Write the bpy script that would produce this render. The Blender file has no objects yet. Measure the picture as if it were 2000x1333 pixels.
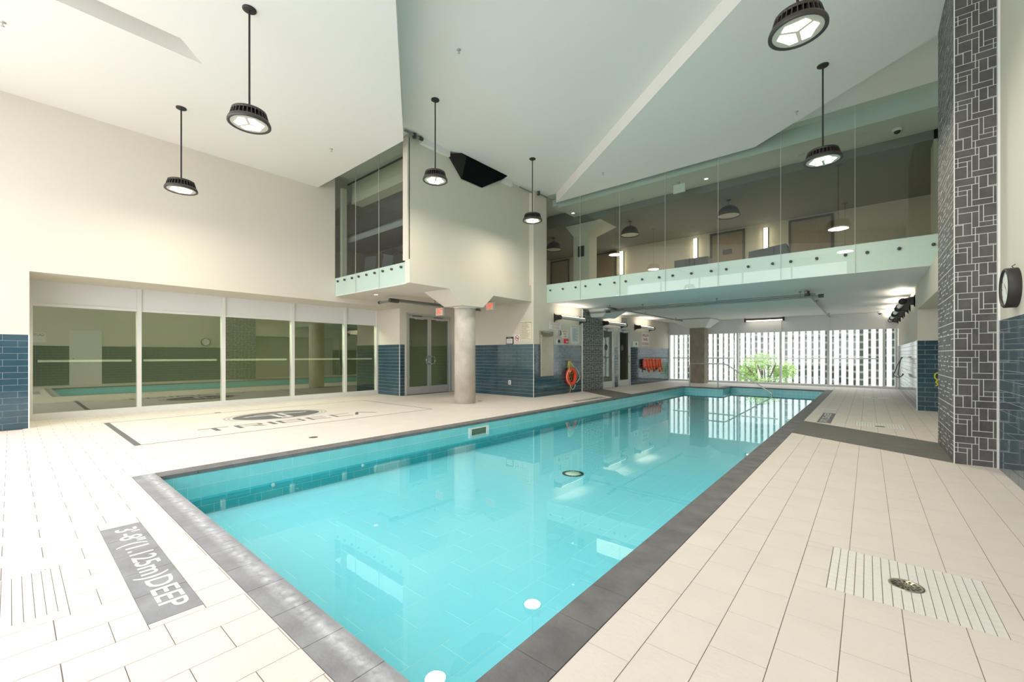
import bpy, bmesh, math, random
from mathutils import Vector, Matrix
random.seed(7)
S = bpy.context.scene
COL = S.collection
PI = math.pi

# ------------------------------------------------------------------ camera
AZ = math.atan2(695, 825)
CAMH = 1.15
cam_d = bpy.data.cameras.new('camera')
cam = bpy.data.objects.new('camera', cam_d)
COL.objects.link(cam)
cam.location = (0, 0, CAMH)
cam.rotation_euler = (PI / 2, 0, AZ)
cam_d.sensor_width = 36
cam_d.lens = 825 / 2000 * 36
cam_d.shift_y = 27.5 / 2000
cam_d.clip_start = 0.02
cam_d.clip_end = 300
S.camera = cam
FW = (-math.sin(AZ), math.cos(AZ)); RT = (math.cos(AZ), math.sin(AZ))

# ------------------------------------------------------------------ world, light, exposure
S.view_settings.view_transform = 'Standard'
S.view_settings.look = 'None'
S.view_settings.exposure = 0.06
S.view_settings.gamma = 1.0
S.view_settings.use_curve_mapping = False
S.cycles.use_denoising = True
S.cycles.transparent_max_bounces = 24
S.cycles.diffuse_bounces = 6
S.cycles.sample_clamp_indirect = 6
w = bpy.data.worlds.new('overcast_sky')
S.world = w
w.use_nodes = True
bg = w.node_tree.nodes['Background']
bg.inputs[0].default_value = (0.97, 0.975, 1.0, 1)
bg.inputs[1].default_value = 2.45

def area(name, loc, rot, sx, sy, power, color=(1, 1, 1), portal=False, spread=PI):
    l = bpy.data.lights.new(name, 'AREA')
    l.shape = 'RECTANGLE'; l.size = sx; l.size_y = sy
    l.energy = power; l.color = color; l.spread = spread
    if portal: l.cycles.is_portal = True
    o = bpy.data.objects.new(name, l); COL.objects.link(o)
    o.location = loc; o.rotation_euler = rot
    return o
# daylight entering by the glazed near wall behind the camera and by the far windows
area('near_daylight', (-5.2, -1.9, 2.6), (PI / 2 , 0, 0), 9.2, 4.6, 280, (0.985, 0.98, 0.995))
area('far_portal', (-3.1, 19.75, 1.1), (-PI / 2, 0, 0), 7.8, 2.0, 1, portal=True)

# ------------------------------------------------------------------ materials
def lin(c):
    c = c / 255
    return c / 12.92 if c <= 0.04045 else ((c + 0.055) / 1.055) ** 2.4
def rgb(r, g, b): return (lin(r), lin(g), lin(b), 1)

def mat(name, col, rough=0.6, metal=0.0, spec=0.5, var=0.0, vscale=1.5, col2=None, bump=0.0, bscale=60, fine=0.0, coat=0.0,
        stretch=None):
    m = bpy.data.materials.new(name); m.use_nodes = True
    nt = m.node_tree; p = nt.nodes['Principled BSDF']
    p.inputs['Base Color'].default_value = col
    p.inputs['Roughness'].default_value = rough
    p.inputs['Metallic'].default_value = metal
    p.inputs['Specular IOR Level'].default_value = spec
    if coat: p.inputs['Coat Weight'].default_value = coat
    geo = nt.nodes.new('ShaderNodeNewGeometry')
    src = geo.outputs['Position']
    if stretch:
        mp = nt.nodes.new('ShaderNodeMapping'); mp.inputs['Scale'].default_value = stretch
        nt.links.new(src, mp.inputs[0]); src = mp.outputs[0]
    if var or col2:
        n = nt.nodes.new('ShaderNodeTexNoise'); n.inputs['Scale'].default_value = vscale
        n.inputs['Detail'].default_value = 5
        nt.links.new(src, n.inputs['Vector'])
        r = nt.nodes.new('ShaderNodeMapRange')
        r.inputs['From Min'].default_value = 0.3; r.inputs['From Max'].default_value = 0.7
        nt.links.new(n.outputs['Fac'], r.inputs[0])
        mx = nt.nodes.new('ShaderNodeMix'); mx.data_type = 'RGBA'
        c2 = col2 or tuple(min(1, c * (1 - var)) for c in col[:3]) + (1,)
        mx.inputs[6].default_value = col; mx.inputs[7].default_value = c2
        nt.links.new(r.outputs[0], mx.inputs[0])
        nt.links.new(mx.outputs[2], p.inputs['Base Color'])
    if bump:
        n2 = nt.nodes.new('ShaderNodeTexNoise'); n2.inputs['Scale'].default_value = bscale
        n2.inputs['Detail'].default_value = 4
        nt.links.new(src, n2.inputs['Vector'])
        b = nt.nodes.new('ShaderNodeBump'); b.inputs['Strength'].default_value = bump
        b.inputs['Distance'].default_value = 0.01
        nt.links.new(n2.outputs['Fac'], b.inputs['Height'])
        nt.links.new(b.outputs[0], p.inputs['Normal'])
    return m

def emis(name, col, strength):
    m = bpy.data.materials.new(name); m.use_nodes = True
    nt = m.node_tree; nt.nodes.clear()
    e = nt.nodes.new('ShaderNodeEmission'); o = nt.nodes.new('ShaderNodeOutputMaterial')
    e.inputs[0].default_value = col; e.inputs[1].default_value = strength
    nt.links.new(e.outputs[0], o.inputs[0]); return m

def glass(name, tint, refl_tint=(1, 1, 1, 1), base=0.04, blend=None, rough=0.0, bump=0.0, ior=1.45):
    """pane: tinted see-through mixed with mirror reflection; base adds a constant part of reflection"""
    m = bpy.data.materials.new(name); m.use_nodes = True
    nt = m.node_tree; nt.nodes.clear()
    o = nt.nodes.new('ShaderNodeOutputMaterial'); mx = nt.nodes.new('ShaderNodeMixShader')
    t = nt.nodes.new('ShaderNodeBsdfTransparent'); g = nt.nodes.new('ShaderNodeBsdfGlossy')
    t.inputs[0].default_value = tint; g.inputs['Color'].default_value = refl_tint
    g.inputs['Roughness'].default_value = rough
    f = nt.nodes.new('ShaderNodeFresnel'); f.inputs[0].default_value = ior
    a = nt.nodes.new('ShaderNodeMath'); a.operation = 'ADD'; a.inputs[1].default_value = base; a.use_clamp = True
    nt.links.new(f.outputs[0], a.inputs[0])
    gb = nt.nodes.new('ShaderNodeNewGeometry'); sb = nt.nodes.new('ShaderNodeMath'); sb.operation = 'SUBTRACT'; sb.use_clamp = True
    # the pane is solid: its inner faces only let light through
    nt.links.new(a.outputs[0], sb.inputs[0]); nt.links.new(gb.outputs['Backfacing'], sb.inputs[1])
    nt.links.new(sb.outputs[0], mx.inputs[0])
    nt.links.new(t.outputs[0], mx.inputs[1]); nt.links.new(g.outputs[0], mx.inputs[2])
    nt.links.new(mx.outputs[0], o.inputs[0])
    if bump:
        geo = nt.nodes.new('ShaderNodeNewGeometry')
        n = nt.nodes.new('ShaderNodeTexNoise'); n.inputs['Scale'].default_value = 3.0; n.inputs['Detail'].default_value = 3
        nt.links.new(geo.outputs['Position'], n.inputs['Vector'])
        b = nt.nodes.new('ShaderNodeBump'); b.inputs['Strength'].default_value = bump; b.inputs['Distance'].default_value = 0.01
        nt.links.new(n.outputs['Fac'], b.inputs['Height'])
        nt.links.new(b.outputs[0], g.inputs['Normal']); nt.links.new(b.outputs[0], f.inputs['Normal'])
    return m

def chalky():
    m = mat('chalky_overexposed_slate', rgb(132, 132, 136), 0.7, col2=rgb(154, 155, 159), vscale=5, bump=0.4, bscale=30)  # dry stone; the paler base also holds the overexposure at the near end
    nt = m.node_tree; p = nt.nodes['Principled BSDF']
    old = p.inputs['Base Color'].links[0].from_socket
    geo = nt.nodes.new('ShaderNodeNewGeometry'); sep = nt.nodes.new('ShaderNodeSeparateXYZ'); nt.links.new(geo.outputs['Position'], sep.inputs[0])
    n = nt.nodes.new('ShaderNodeTexNoise'); n.inputs['Scale'].default_value = 22; n.inputs['Detail'].default_value = 8
    nt.links.new(geo.outputs['Position'], n.inputs['Vector'])
    # lime deposit left by splashing: a ragged streak some 5 cm in from the water's edge
    d = nt.nodes.new('ShaderNodeMath'); d.operation = 'SUBTRACT'; d.inputs[1].default_value = 0.845; nt.links.new(sep.outputs[1], d.inputs[0])
    ab = nt.nodes.new('ShaderNodeMath'); ab.operation = 'ABSOLUTE'; nt.links.new(d.outputs[0], ab.inputs[0])
    mr = nt.nodes.new('ShaderNodeMapRange'); mr.inputs[1].default_value = 0.05; mr.inputs[2].default_value = 0.0; nt.links.new(ab.outputs[0], mr.inputs[0])
    m2 = nt.nodes.new('ShaderNodeMapRange'); m2.inputs[1].default_value = 0.30; m2.inputs[2].default_value = 0.75; nt.links.new(n.outputs['Fac'], m2.inputs[0])
    mu = nt.nodes.new('ShaderNodeMath'); mu.operation = 'MULTIPLY'; nt.links.new(mr.outputs[0], mu.inputs[0]); nt.links.new(m2.outputs[0], mu.inputs[1])
    mx = nt.nodes.new('ShaderNodeMix'); mx.data_type = 'RGBA'; mx.inputs[7].default_value = rgb(214, 216, 220)
    nt.links.new(mu.outputs[0], mx.inputs[0]); nt.links.new(old, mx.inputs[6]); nt.links.new(mx.outputs[2], p.inputs['Base Color'])
    return m

M = dict(
    wall=mat('cream_paint', rgb(213, 207, 194), 0.75, spec=0.25, var=0.03, vscale=0.6),
    ceil=mat('white_ceiling_paint', rgb(232, 229, 224), 0.8, spec=0.2, var=0.02, vscale=0.5),
    soffit=mat('white_soffit_paint', rgb(230, 227, 223), 0.6, spec=0.3, var=0.02, vscale=0.5),
    deck=mat('beige_floor_tile', rgb(231, 222, 214), 0.55, spec=0.35, var=0.06, vscale=3.0, bump=0.15, bscale=40),
    deck_smooth=mat('ivory_terrazzo', rgb(233, 224, 215), 0.55, spec=0.35, var=0.03, vscale=5.0),
    grout=mat('dark_grout', rgb(132, 124, 116), 0.9),
    lgrout=mat('pale_grout', rgb(205, 208, 205), 0.85),
    mosaic=mat('white_mosaic', rgb(238, 234, 228), 0.4, var=0.04, vscale=20),
    coping=mat('grey_slate_coping', rgb(98, 97, 98), 0.6, var=0.25, vscale=6, col2=rgb(122, 121, 122), bump=0.4, bscale=30),
    coping_dry_overexposed=chalky(),
    band=mat('striated_slate_band', rgb(92, 90, 84), 0.6, col2=rgb(124, 121, 113), vscale=4, bump=0.3, bscale=20,
             stretch=(1.0, 9.0, 1)),
    slate=mat('charcoal_slate', rgb(72, 71, 71), 0.55, col2=rgb(94, 92, 90), vscale=5, bump=0.6, bscale=35),
    blue=mat('glossy_blue_tile', rgb(46, 73, 86), 0.07, spec=0.6, col2=rgb(60, 88, 100), vscale=2.0, bump=0.25, bscale=3),
    aqua=mat('aqua_tile', rgb(128, 206, 210), 0.25, col2=rgb(142, 214, 217), vscale=3),
    teal=mat('teal_tile', rgb(0, 176, 186), 0.3, col2=rgb(20, 184, 192), vscale=3),
    poolfloor=mat('pool_floor_tile', rgb(142, 228, 241), 0.4, col2=rgb(128, 223, 238), vscale=0.7),
    poolgrout=mat('pool_grout', rgb(206, 246, 246), 0.8),
    frame=mat('white_aluminium', rgb(222, 222, 218), 0.4, spec=0.5),
    panel=mat('white_spandrel', rgb(222, 223, 224), 0.35),
    alu=mat('satin_aluminium', rgb(196, 196, 192), 0.35, metal=0.5),
    steel=mat('stainless_steel', rgb(190, 188, 180), 0.22, metal=1.0),
    brushed=mat('brushed_steel', rgb(186, 178, 160), 0.35, metal=0.9, col2=rgb(170, 164, 148), vscale=3),
    black=mat('black_metal', rgb(40, 38, 37), 0.5),
    dgrey=mat('dark_grey_metal', rgb(74, 70, 67), 0.45, metal=0.3),
    void=mat('painted_void_dark', rgb(12, 16, 16), 0.9, spec=0.1),
    voidside=mat('painted_void_side_dark', rgb(48, 46, 44), 0.9, spec=0.1),
    pipe=mat('galvanised_pipe', rgb(138, 140, 136), 0.45, metal=0.5),
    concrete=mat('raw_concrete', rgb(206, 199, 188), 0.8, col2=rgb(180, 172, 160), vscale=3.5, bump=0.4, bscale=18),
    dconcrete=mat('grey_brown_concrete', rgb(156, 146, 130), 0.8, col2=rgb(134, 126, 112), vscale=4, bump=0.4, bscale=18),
    capital=mat('white_plaster', rgb(236, 235, 230), 0.7, spec=0.2, var=0.02),
    white=mat('white_plastic', rgb(236, 236, 232), 0.4),
    sign=mat('white_sign', rgb(232, 230, 226), 0.5),
    beige_sign=mat('cream_paper_sign', rgb(226, 222, 198), 0.6),
    ink=mat('dark_ink', rgb(60, 60, 58), 0.7),
    redink=mat('red_ink', rgb(176, 44, 50), 0.7),
    red=mat('red_plastic', rgb(205, 24, 44), 0.35),
    orange=mat('orange_red_plastic', rgb(238, 78, 46), 0.4),
    orange2=mat('orange_strap', rgb(252, 108, 34), 0.6),
    yellow=mat('yellow_rope', rgb(214, 206, 40), 0.7),
    whiterope=mat('white_rope', rgb(226, 226, 214), 0.7),
    logo=mat('logo_dark_grey', rgb(112, 110, 110), 0.6, var=0.1, vscale=20),
    logolight=mat('logo_pale_grey', rgb(186, 184, 182), 0.6),
    gwood=mat('brown_door_laminate', rgb(140, 122, 98), 0.5, var=0.15, vscale=4, stretch=(6, 6, 1)),
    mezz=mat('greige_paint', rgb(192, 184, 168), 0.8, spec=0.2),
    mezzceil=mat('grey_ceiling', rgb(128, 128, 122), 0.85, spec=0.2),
    olive=mat('olive_wall', rgb(172, 174, 142), 0.8, spec=0.2),
    darkfl=mat('dark_carpet', rgb(62, 62, 56), 0.9, spec=0.1),
    seat=mat('grey_vinyl', rgb(110, 112, 112), 0.6),
    gfront=mat('fascia_paint', rgb(214, 218, 212), 0.8),
    strip=mat('aqua_white_backpaint', rgb(204, 217, 210), 0.3, spec=0.5),
    dome=mat('charcoal_dome', rgb(40, 40, 38), 0.6),
    foliage=mat('leaf_green', rgb(120, 160, 70), 0.6, col2=rgb(170, 196, 110), vscale=3),
    bark=mat('bark', rgb(92, 80, 66), 0.9),
    fin=mat('white_facade_fin', rgb(240, 240, 238), 0.7),
    bglass=mat('facade_glass', rgb(60, 66, 68), 0.4, col2=rgb(96, 100, 98), vscale=0.8),
    spandrel=mat('facade_spandrel', rgb(168, 168, 160), 0.6),
    street=mat('street_paving', rgb(180, 180, 176), 0.8),
    led=emis('warm_led', (1.0, 0.90, 0.74, 1), 5.0),
    tube=emis('warm_tube', (1.0, 0.9, 0.72, 1), 8.0),
    sconce=emis('sconce_glow', (1.0, 0.84, 0.62, 1), 9.0),
    exit=emis('exit_red', (1.0, 0.16, 0.07, 1), 1.1),
    spot=emis('downlight_glow', (1.0, 0.95, 0.85, 1), 6.0),
    clearlens=mat('frosted_lens', rgb(200, 196, 186), 0.3),
    g_green=glass('green_tinted_glass', (0.83, 0.885, 0.86, 1), base=0.02),
    g_olive=glass('olive_window_glass', (0.84, 0.89, 0.79, 1), (0.80, 0.845, 0.71, 1), base=0.25),
    g_door=glass('grey_door_glass', (0.68, 0.72, 0.67, 1), (0.8, 0.86, 0.78, 1), base=0.08),
    g_clear=glass('clear_window_glass', (0.93, 0.97, 0.95, 1), base=0.02),
    g_strip=glass('clear_balustrade_glass', (0.955, 0.982, 0.972, 1), base=0.0),
    water=glass('pool_water_surface', (0.84, 0.97, 0.985, 1), (0.92, 1, 1, 1), base=0.025, bump=0.03, ior=1.33),
)

# ------------------------------------------------------------------ mesh helpers
WL = {}
def wloc(o): return WL.get(o.name, Vector((0, 0, 0))) if o else Vector((0, 0, 0))

def props(o, label=None, cat=None, group=None, kind=None):
    if label: o['label'] = label
    if cat: o['category'] = cat
    if group: o['group'] = group
    if kind: o['kind'] = kind
    return o

def thing(name, label, cat, loc, group=None):
    o = bpy.data.objects.new(name, None); COL.objects.link(o)
    o.empty_display_size = 0.1
    o.location = loc; WL[o.name] = Vector(loc)
    return props(o, label, cat, group)

class MB:
    def __init__(s): s.v = []; s.f = []; s.sm = []
    def add(s, vs, fs, smooth=False):
        n = len(s.v); s.v += [tuple(v) for v in vs]
        for f in fs: s.f.append([i + n for i in f]); s.sm.append(smooth)
        return s
    def box(s, x0, x1, y0, y1, z0, z1):
        if x0 > x1: x0, x1 = x1, x0
        if y0 > y1: y0, y1 = y1, y0
        if z0 > z1: z0, z1 = z1, z0
        v = [(x0, y0, z0), (x1, y0, z0), (x1, y1, z0), (x0, y1, z0), (x0, y0, z1), (x1, y0, z1), (x1, y1, z1), (x0, y1, z1)]
        f = [(0, 3, 2, 1), (4, 5, 6, 7), (0, 1, 5, 4), (1, 2, 6, 5), (2, 3, 7, 6), (3, 0, 4, 7)]
        return s.add(v, f)
    def prism(s, poly, z0, z1):
        """poly: list of (x,y) counter-clockwise"""
        a = sum(poly[i][0] * poly[(i + 1) % len(poly)][1] - poly[(i + 1) % len(poly)][0] * poly[i][1] for i in range(len(poly)))
        if a < 0: poly = poly[::-1]
        n = len(poly)
        v = [(x, y, z0) for x, y in poly] + [(x, y, z1) for x, y in poly]
        f = [tuple(range(n))[::-1], tuple(range(n, 2 * n))] + [(i, (i + 1) % n, n + (i + 1) % n, n + i) for i in range(n)]
        return s.add(v, f)
    def hull8(s, bot, top):
        """frustum between two quads of 3d points"""
        v = list(bot) + list(top)
        f = [(0, 3, 2, 1), (4, 5, 6, 7), (0, 1, 5, 4), (1, 2, 6, 5), (2, 3, 7, 6), (3, 0, 4, 7)]
        return s.add(v, f)
    def cyl(s, p0, p1, r, n=12, r1=None, cap=True):
        p0 = Vector(p0); p1 = Vector(p1); d = (p1 - p0).normalized()
        u = d.orthogonal().normalized(); w_ = d.cross(u)
        r1 = r if r1 is None else r1
        v = []
        for p, q in ((p0, r), (p1, r1)):
            for i in range(n):
                a = 2 * PI * i / n
                v.append(p + u * math.cos(a) * q + w_ * math.sin(a) * q)
        s.add(v, [(i, (i + 1) % n, n + (i + 1) % n, n + i) for i in range(n)], True)
        if cap: s.add(v, [tuple(range(n))[::-1], tuple(range(n, 2 * n))])
        return s
    def tube(s, path, r, n=8, closed=False):
        P = [Vector(p) for p in path]; m = len(P)
        up = None; rings = []
        for i, p in enumerate(P):
            if closed: d = (P[(i + 1) % m] - P[i - 1]).normalized()
            else: d = ((P[min(i + 1, m - 1)]) - (P[max(i - 1, 0)])).normalized()
            if up is None: up = d.orthogonal().normalized()
            up = (up - d * up.dot(d)).normalized()
            w_ = d.cross(up)
            rings.append([p + (up * math.cos(2 * PI * k / n) + w_ * math.sin(2 * PI * k / n)) * r for k in range(n)])
        v = [q for ring in rings for q in ring]
        f = []
        for i in range(m if closed else m - 1):
            j = (i + 1) % m
            for k in range(n):
                f.append((i * n + k, i * n + (k + 1) % n, j * n + (k + 1) % n, j * n + k))
        s.add(v, f, True)
        if not closed:
            s.add(rings[0], [tuple(range(n))[::-1]]); s.add(rings[-1], [tuple(range(n))])
        return s
    def lathe(s, prof, c, n=24, axis='z'):
        v = []
        for r, h in prof:
            for i in range(n):
                a = 2 * PI * i / n
                if axis == 'z': v.append((c[0] + r * math.cos(a), c[1] + r * math.sin(a), c[2] + h))
                elif axis == 'x': v.append((c[0] + h, c[1] + r * math.cos(a), c[2] + r * math.sin(a)))
                else: v.append((c[0] - r * math.cos(a), c[1] + h, c[2] + r * math.sin(a)))
        f = []
        for j in range(len(prof) - 1):
            for i in range(n):
                f.append((j * n + i, j * n + (i + 1) % n, (j + 1) * n + (i + 1) % n, (j + 1) * n + i))
        return s.add(v, f, True)
    def build(s, name, m, parent=None, label=None, kind=None, bevel=0):
        off = wloc(parent)
        me = bpy.data.meshes.new(name)
        me.from_pydata([Vector(v) - off for v in s.v], [], s.f)
        me.polygons.foreach_set('use_smooth', s.sm)
        me.materials.append(m)
        me.update()
        o = bpy.data.objects.new(name, me); COL.objects.link(o)
        if parent:
            o.parent = parent; WL[o.name] = off
        if bevel:
            b = o.modifiers.new('bevel', 'BEVEL'); b.width = bevel; b.segments = 2; b.limit_method = 'ANGLE'
        return props(o, label, None, None, kind)

def struct(name, mb, m): return mb.build(name, m, None, kind='structure')

def single(name, label, cat, mb, m, loc=None, group=None, kind=None):
    """a thing that is one mesh; origin at loc"""
    loc = Vector(loc) if loc else Vector(mb.v[0])
    me = bpy.data.meshes.new(name)
    me.from_pydata([Vector(v) - loc for v in mb.v], [], mb.f)
    me.polygons.foreach_set('use_smooth', mb.sm); me.materials.append(m)
    o = bpy.data.objects.new(name, me); COL.objects.link(o); o.location = loc
    return props(o, label, cat, group, kind)

def copy_tree(o, parent=None):
    c = o.copy(); COL.objects.link(c)
    if parent: c.parent = parent
    for ch in list(o.children): copy_tree(ch, c)
    return c

def curve_mesh(cu):
    t = bpy.data.objects.new('tmp', cu); COL.objects.link(t)
    dg = bpy.context.evaluated_depsgraph_get(); dg.update()
    me = bpy.data.meshes.new_from_object(t.evaluated_get(dg))
    bpy.data.objects.remove(t); bpy.data.curves.remove(cu)
    return me

def text_obj(txt, name, m, parent, origin, xdir, ydir, width, height, depth=0.001, bold=0.0, space=1.0, line=1.0):
    """lettering: origin is the centre, xdir reading direction, ydir up; fitted to width x height"""
    cu = bpy.data.curves.new('txt', 'FONT'); cu.body = txt; cu.size = 1
    cu.extrude = 0; cu.offset = bold; cu.align_x = 'CENTER'; cu.space_character = space; cu.space_line = line
    cu.resolution_u = 3
    me = curve_mesh(cu)
    xs = [v.co.x for v in me.vertices]; ys = [v.co.y for v in me.vertices]
    cx = (min(xs) + max(xs)) / 2; cy = (min(ys) + max(ys)) / 2
    sx = width / (max(xs) - min(xs)); sy = height / (max(ys) - min(ys))
    X = Vector(xdir); Y = Vector(ydir); N = X.cross(Y); O = Vector(origin) - wloc(parent)
    for v in me.vertices:
        v.co = O + X * ((v.co.x - cx) * sx) + Y * ((v.co.y - cy) * sy) + N * depth
    me.materials.clear(); me.materials.append(m)
    o = bpy.data.objects.new(name, me); COL.objects.link(o); o.parent = parent
    return o

def flat_poly(outer, holes, depth):
    """2d outline with holes -> mesh in xy, thickness depth (centred)"""
    cu = bpy.data.curves.new('p', 'CURVE'); cu.dimensions = '2D'; cu.fill_mode = 'BOTH'; cu.extrude = depth / 2
    for pts in [outer] + holes:
        sp = cu.splines.new('POLY'); sp.points.add(len(pts) - 1); sp.use_cyclic_u = True
        for i, p in enumerate(pts): sp.points[i].co = (p[0], p[1], 0, 1)
    return curve_mesh(cu)

def mesh_obj(name, me, m, parent, origin, xdir, ydir):
    X = Vector(xdir); Y = Vector(ydir); N = X.cross(Y); O = Vector(origin) - wloc(parent)
    for v in me.vertices: v.co = O + X * v.co.x + Y * v.co.y + N * v.co.z
    me.materials.clear(); me.materials.append(m)
    o = bpy.data.objects.new(name, me); COL.objects.link(o); o.parent = parent
    return o

# ------------------------------------------------------------------ tiled surfaces
def proj(p):
    f = p[0] * FW[0] + p[1] * FW[1]
    if f < 0.15: return None
    r = p[0] * RT[0] + p[1] * RT[1]
    return (1000 + 825 * r / f, 694 - 825 * (p[2] - CAMH) / f)

def cut(rects, ex):
    out = []
    for (a, b, c, d) in rects:
        a2, b2, c2, d2 = max(a, ex[0]), max(b, ex[1]), min(c, ex[2]), min(d, ex[3])
        if a2 >= c2 or b2 >= d2: out.append((a, b, c, d)); continue
        if b < b2: out.append((a, b, c, b2))
        if d2 < d: out.append((a, d2, c, d))
        if a < a2: out.append((a, b2, a2, d2))
        if c2 < c: out.append((c2, b2, c, d2))
    return [r for r in out if r[2] - r[0] > 0.006 and r[3] - r[1] > 0.006]

MESHES = {}
def tiles(parent, O, U, V, rects, m, thick=0.006, gap=0.003, name='tile', rest='small_tiles', limit=290, minpx=8, jitter=0.0):
    """each rect (u0,v0,u1,v1) becomes one tile standing proud of the plane O,U,V; the largest in view are parts"""
    O = Vector(O); U = Vector(U); V = Vector(V); N = U.cross(V)
    cand = []; small = []
    for r in rects:
        u0, v0, u1, v1 = r[0] + gap / 2, r[1] + gap / 2, r[2] - gap / 2, r[3] - gap / 2
        if u1 <= u0 or v1 <= v0: continue
        pts = [proj(O + U * a + V * b) for a, b in ((u0, v0), (u1, v0), (u1, v1), (u0, v1))]
        q = (u0, v0, u1, v1)
        if all(pts):
            xs = [p[0] for p in pts]; ys = [p[1] for p in pts]
            inside = max(xs) > 0 and min(xs) < 2000 and max(ys) > 0 and min(ys) < 1333
            A = 0
            for i in range(4):
                A += pts[i][0] * pts[(i + 1) % 4][1] - pts[(i + 1) % 4][0] * pts[i][1]
            A = abs(A) / 2
            if inside and A > minpx * 10 and max(max(xs) - min(xs), max(ys) - min(ys)) >= minpx:
                cand.append((A, q)); continue
        small.append(q)
    cand.sort(key=lambda t: -t[0])
    small += [q for _, q in cand[limit:]]
    def boxpts(u0, v0, u1, v1, t, c):
        v = []
        for h in (0, t):
            for a, b in ((u0, v0), (u1, v0), (u1, v1), (u0, v1)): v.append(c + U * a + V * b + N * h)
        return v
    F = [(0, 3, 2, 1), (4, 5, 6, 7), (0, 1, 5, 4), (1, 2, 6, 5), (2, 3, 7, 6), (3, 0, 4, 7)]
    off = wloc(parent)
    for A, (u0, v0, u1, v1) in cand[:limit]:
        du, dv = round(u1 - u0, 3), round(v1 - v0, 3)
        key = (du, dv, tuple(U), tuple(V), m.name, thick)
        if key not in MESHES:
            me = bpy.data.meshes.new(name)
            me.from_pydata(boxpts(-du / 2, -dv / 2, du / 2, dv / 2, thick, Vector((0, 0, 0))), [], F)
            me.materials.append(m); MESHES[key] = me
        o = bpy.data.objects.new(name, MESHES[key]); COL.objects.link(o); o.parent = parent
        o.location = O + U * ((u0 + u1) / 2) + V * ((v0 + v1) / 2) - off + N * (random.uniform(-jitter, 0))
    if small:
        mb = MB()
        for (u0, v0, u1, v1) in small: mb.add(boxpts(u0, v0, u1, v1, thick - random.uniform(0, jitter), O), F)
        mb.build(rest, m, parent, kind='stuff')

def bond(u0, u1, v0, v1, tu, tv, uoff=0.0, voff=0.0):
    """running bond: rows along u (length tu), row height tv"""
    out = []
    k = math.floor((v0 - voff) / tv)
    while voff + k * tv < v1 - 1e-6:
        a, b = max(v0, voff + k * tv), min(v1, voff + (k + 1) * tv)
        sh = uoff + (tu / 2 if k % 2 else 0)
        j = math.floor((u0 - sh) / tu)
        while sh + j * tu < u1 - 1e-6:
            c, d = max(u0, sh + j * tu), min(u1, sh + (j + 1) * tu)
            if d - c > 0.01 and b - a > 0.01: out.append((c, a, d, b))
            j += 1
        k += 1
    return out

# ================================================================== SETTING
XL, XM, XW = -10.07, -6.92, -11.2
YB, YF = 9.737, 19.3
POOL = (-5.107, 0.90, -1.05, 16.95)          # water edge
STEPX, STEPY = -3.83, 15.83                  # deck block in the far left corner of the pool
T = 0.006

# floor -----------------------------------------------------------------
fl = MB()
for b in ((-16, -5.2, -1.75, 19.5), (-1.0, 2.3, -1.75, 19.5), (-5.2, -1.0, -1.75, 0.86), (-5.2, -1.0, 17.0, 19.5), (-5.2, STEPX - 0.05, STEPY + 0.05, 17.0)):
    fl.box(b[0], b[1], b[2], b[3], -0.7, -T + 0.0035)
floor = struct('floor', fl, M['grout'])

ex = [(-5.307, 0.735, -0.86, 17.15)]
logo_r = (-9.87, 1.0, -7.08, 5.80)
sign_near = (-3.835, 0.376, -2.345, 0.574)
patches = [(-0.157, 2.60, 0.442, 3.18), (-3.365, -0.40, -2.78, 0.171), (-0.157, 8.87, 0.442, 9.45), (-0.157, 14.75, 0.442, 15.33)]
sign_far_r = (-0.67, 8.9, -0.48, 10.43)
sign_far_l = (-5.64, 9.0, -5.45, 10.45)
def minus(rects, exs):
    for e in exs: rects = cut(rects, e)
    return rects
# rows run along y, so u = y and v = -x
def deck_region(x0, x1, y0, y1, xo, yo, tu):
    r = bond(y0, y1, x0, x1, tu, 0.2, yo, xo)
    return [(b, a, d, c) for (a, b, c, d) in r]        # to (x0,y0,x1,y1)
R = deck_region(-11.2, -3.2, -1.6, 19.3, -2.1 - 0.198 * 60 + 0.0, -0.032, 0.303)
R += deck_region(-3.2, -0.9, -1.6, 0.9, -2.1, -0.032, 0.303)
R += deck_region(-3.2, -0.9, 0.9, 19.3, -2.1, -0.032, 0.303)
R += deck_region(-0.9, 1.6, -1.6, 19.3, -0.283, 1.93, 0.293)
R = [r for r in R if not (r[0] >= XL and r[2] <= XM and r[1] >= 9.12) and not (r[0] < XL and (r[1] > 7.0 or r[3] < 0.19))]
R = minus(R, ex + [logo_r, sign_near, sign_far_r, sign_far_l] + patches)
tiles(floor, (0, 0, -T), (1, 0, 0), (0, 1, 0), R, M['deck'], T, 0.0035, 'floor_tile', 'distant_floor_tiles', 290)
# deck block beyond the handrail
tiles(floor, (0, 0, -T), (1, 0, 0), (0, 1, 0), deck_region(-5.307, STEPX - 0.21, STEPY + 0.21, 17.15, -2.1, -.032, .303), M['deck'], T, 0.0035, 'floor_tile', 'block_floor_tiles')

# slate bands between the slate clad piers and the pool
for side, poly in (('left', [(-6.89, 11.70), (-5.31, 10.55), (-5.31, 11.76), (-6.89, 12.93)]),
                   ('right', [(-0.86, 7.45), (0.70, 6.46), (0.70, 7.80), (-0.86, 8.92)])):
    mb = MB(); mb.prism(poly, 0.0005, 0.004)
    o = mb.build('slate_floor_band', M['band'], floor, label='dark striated slate band crossing the beige deck on the %s of the pool' % side)

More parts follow.
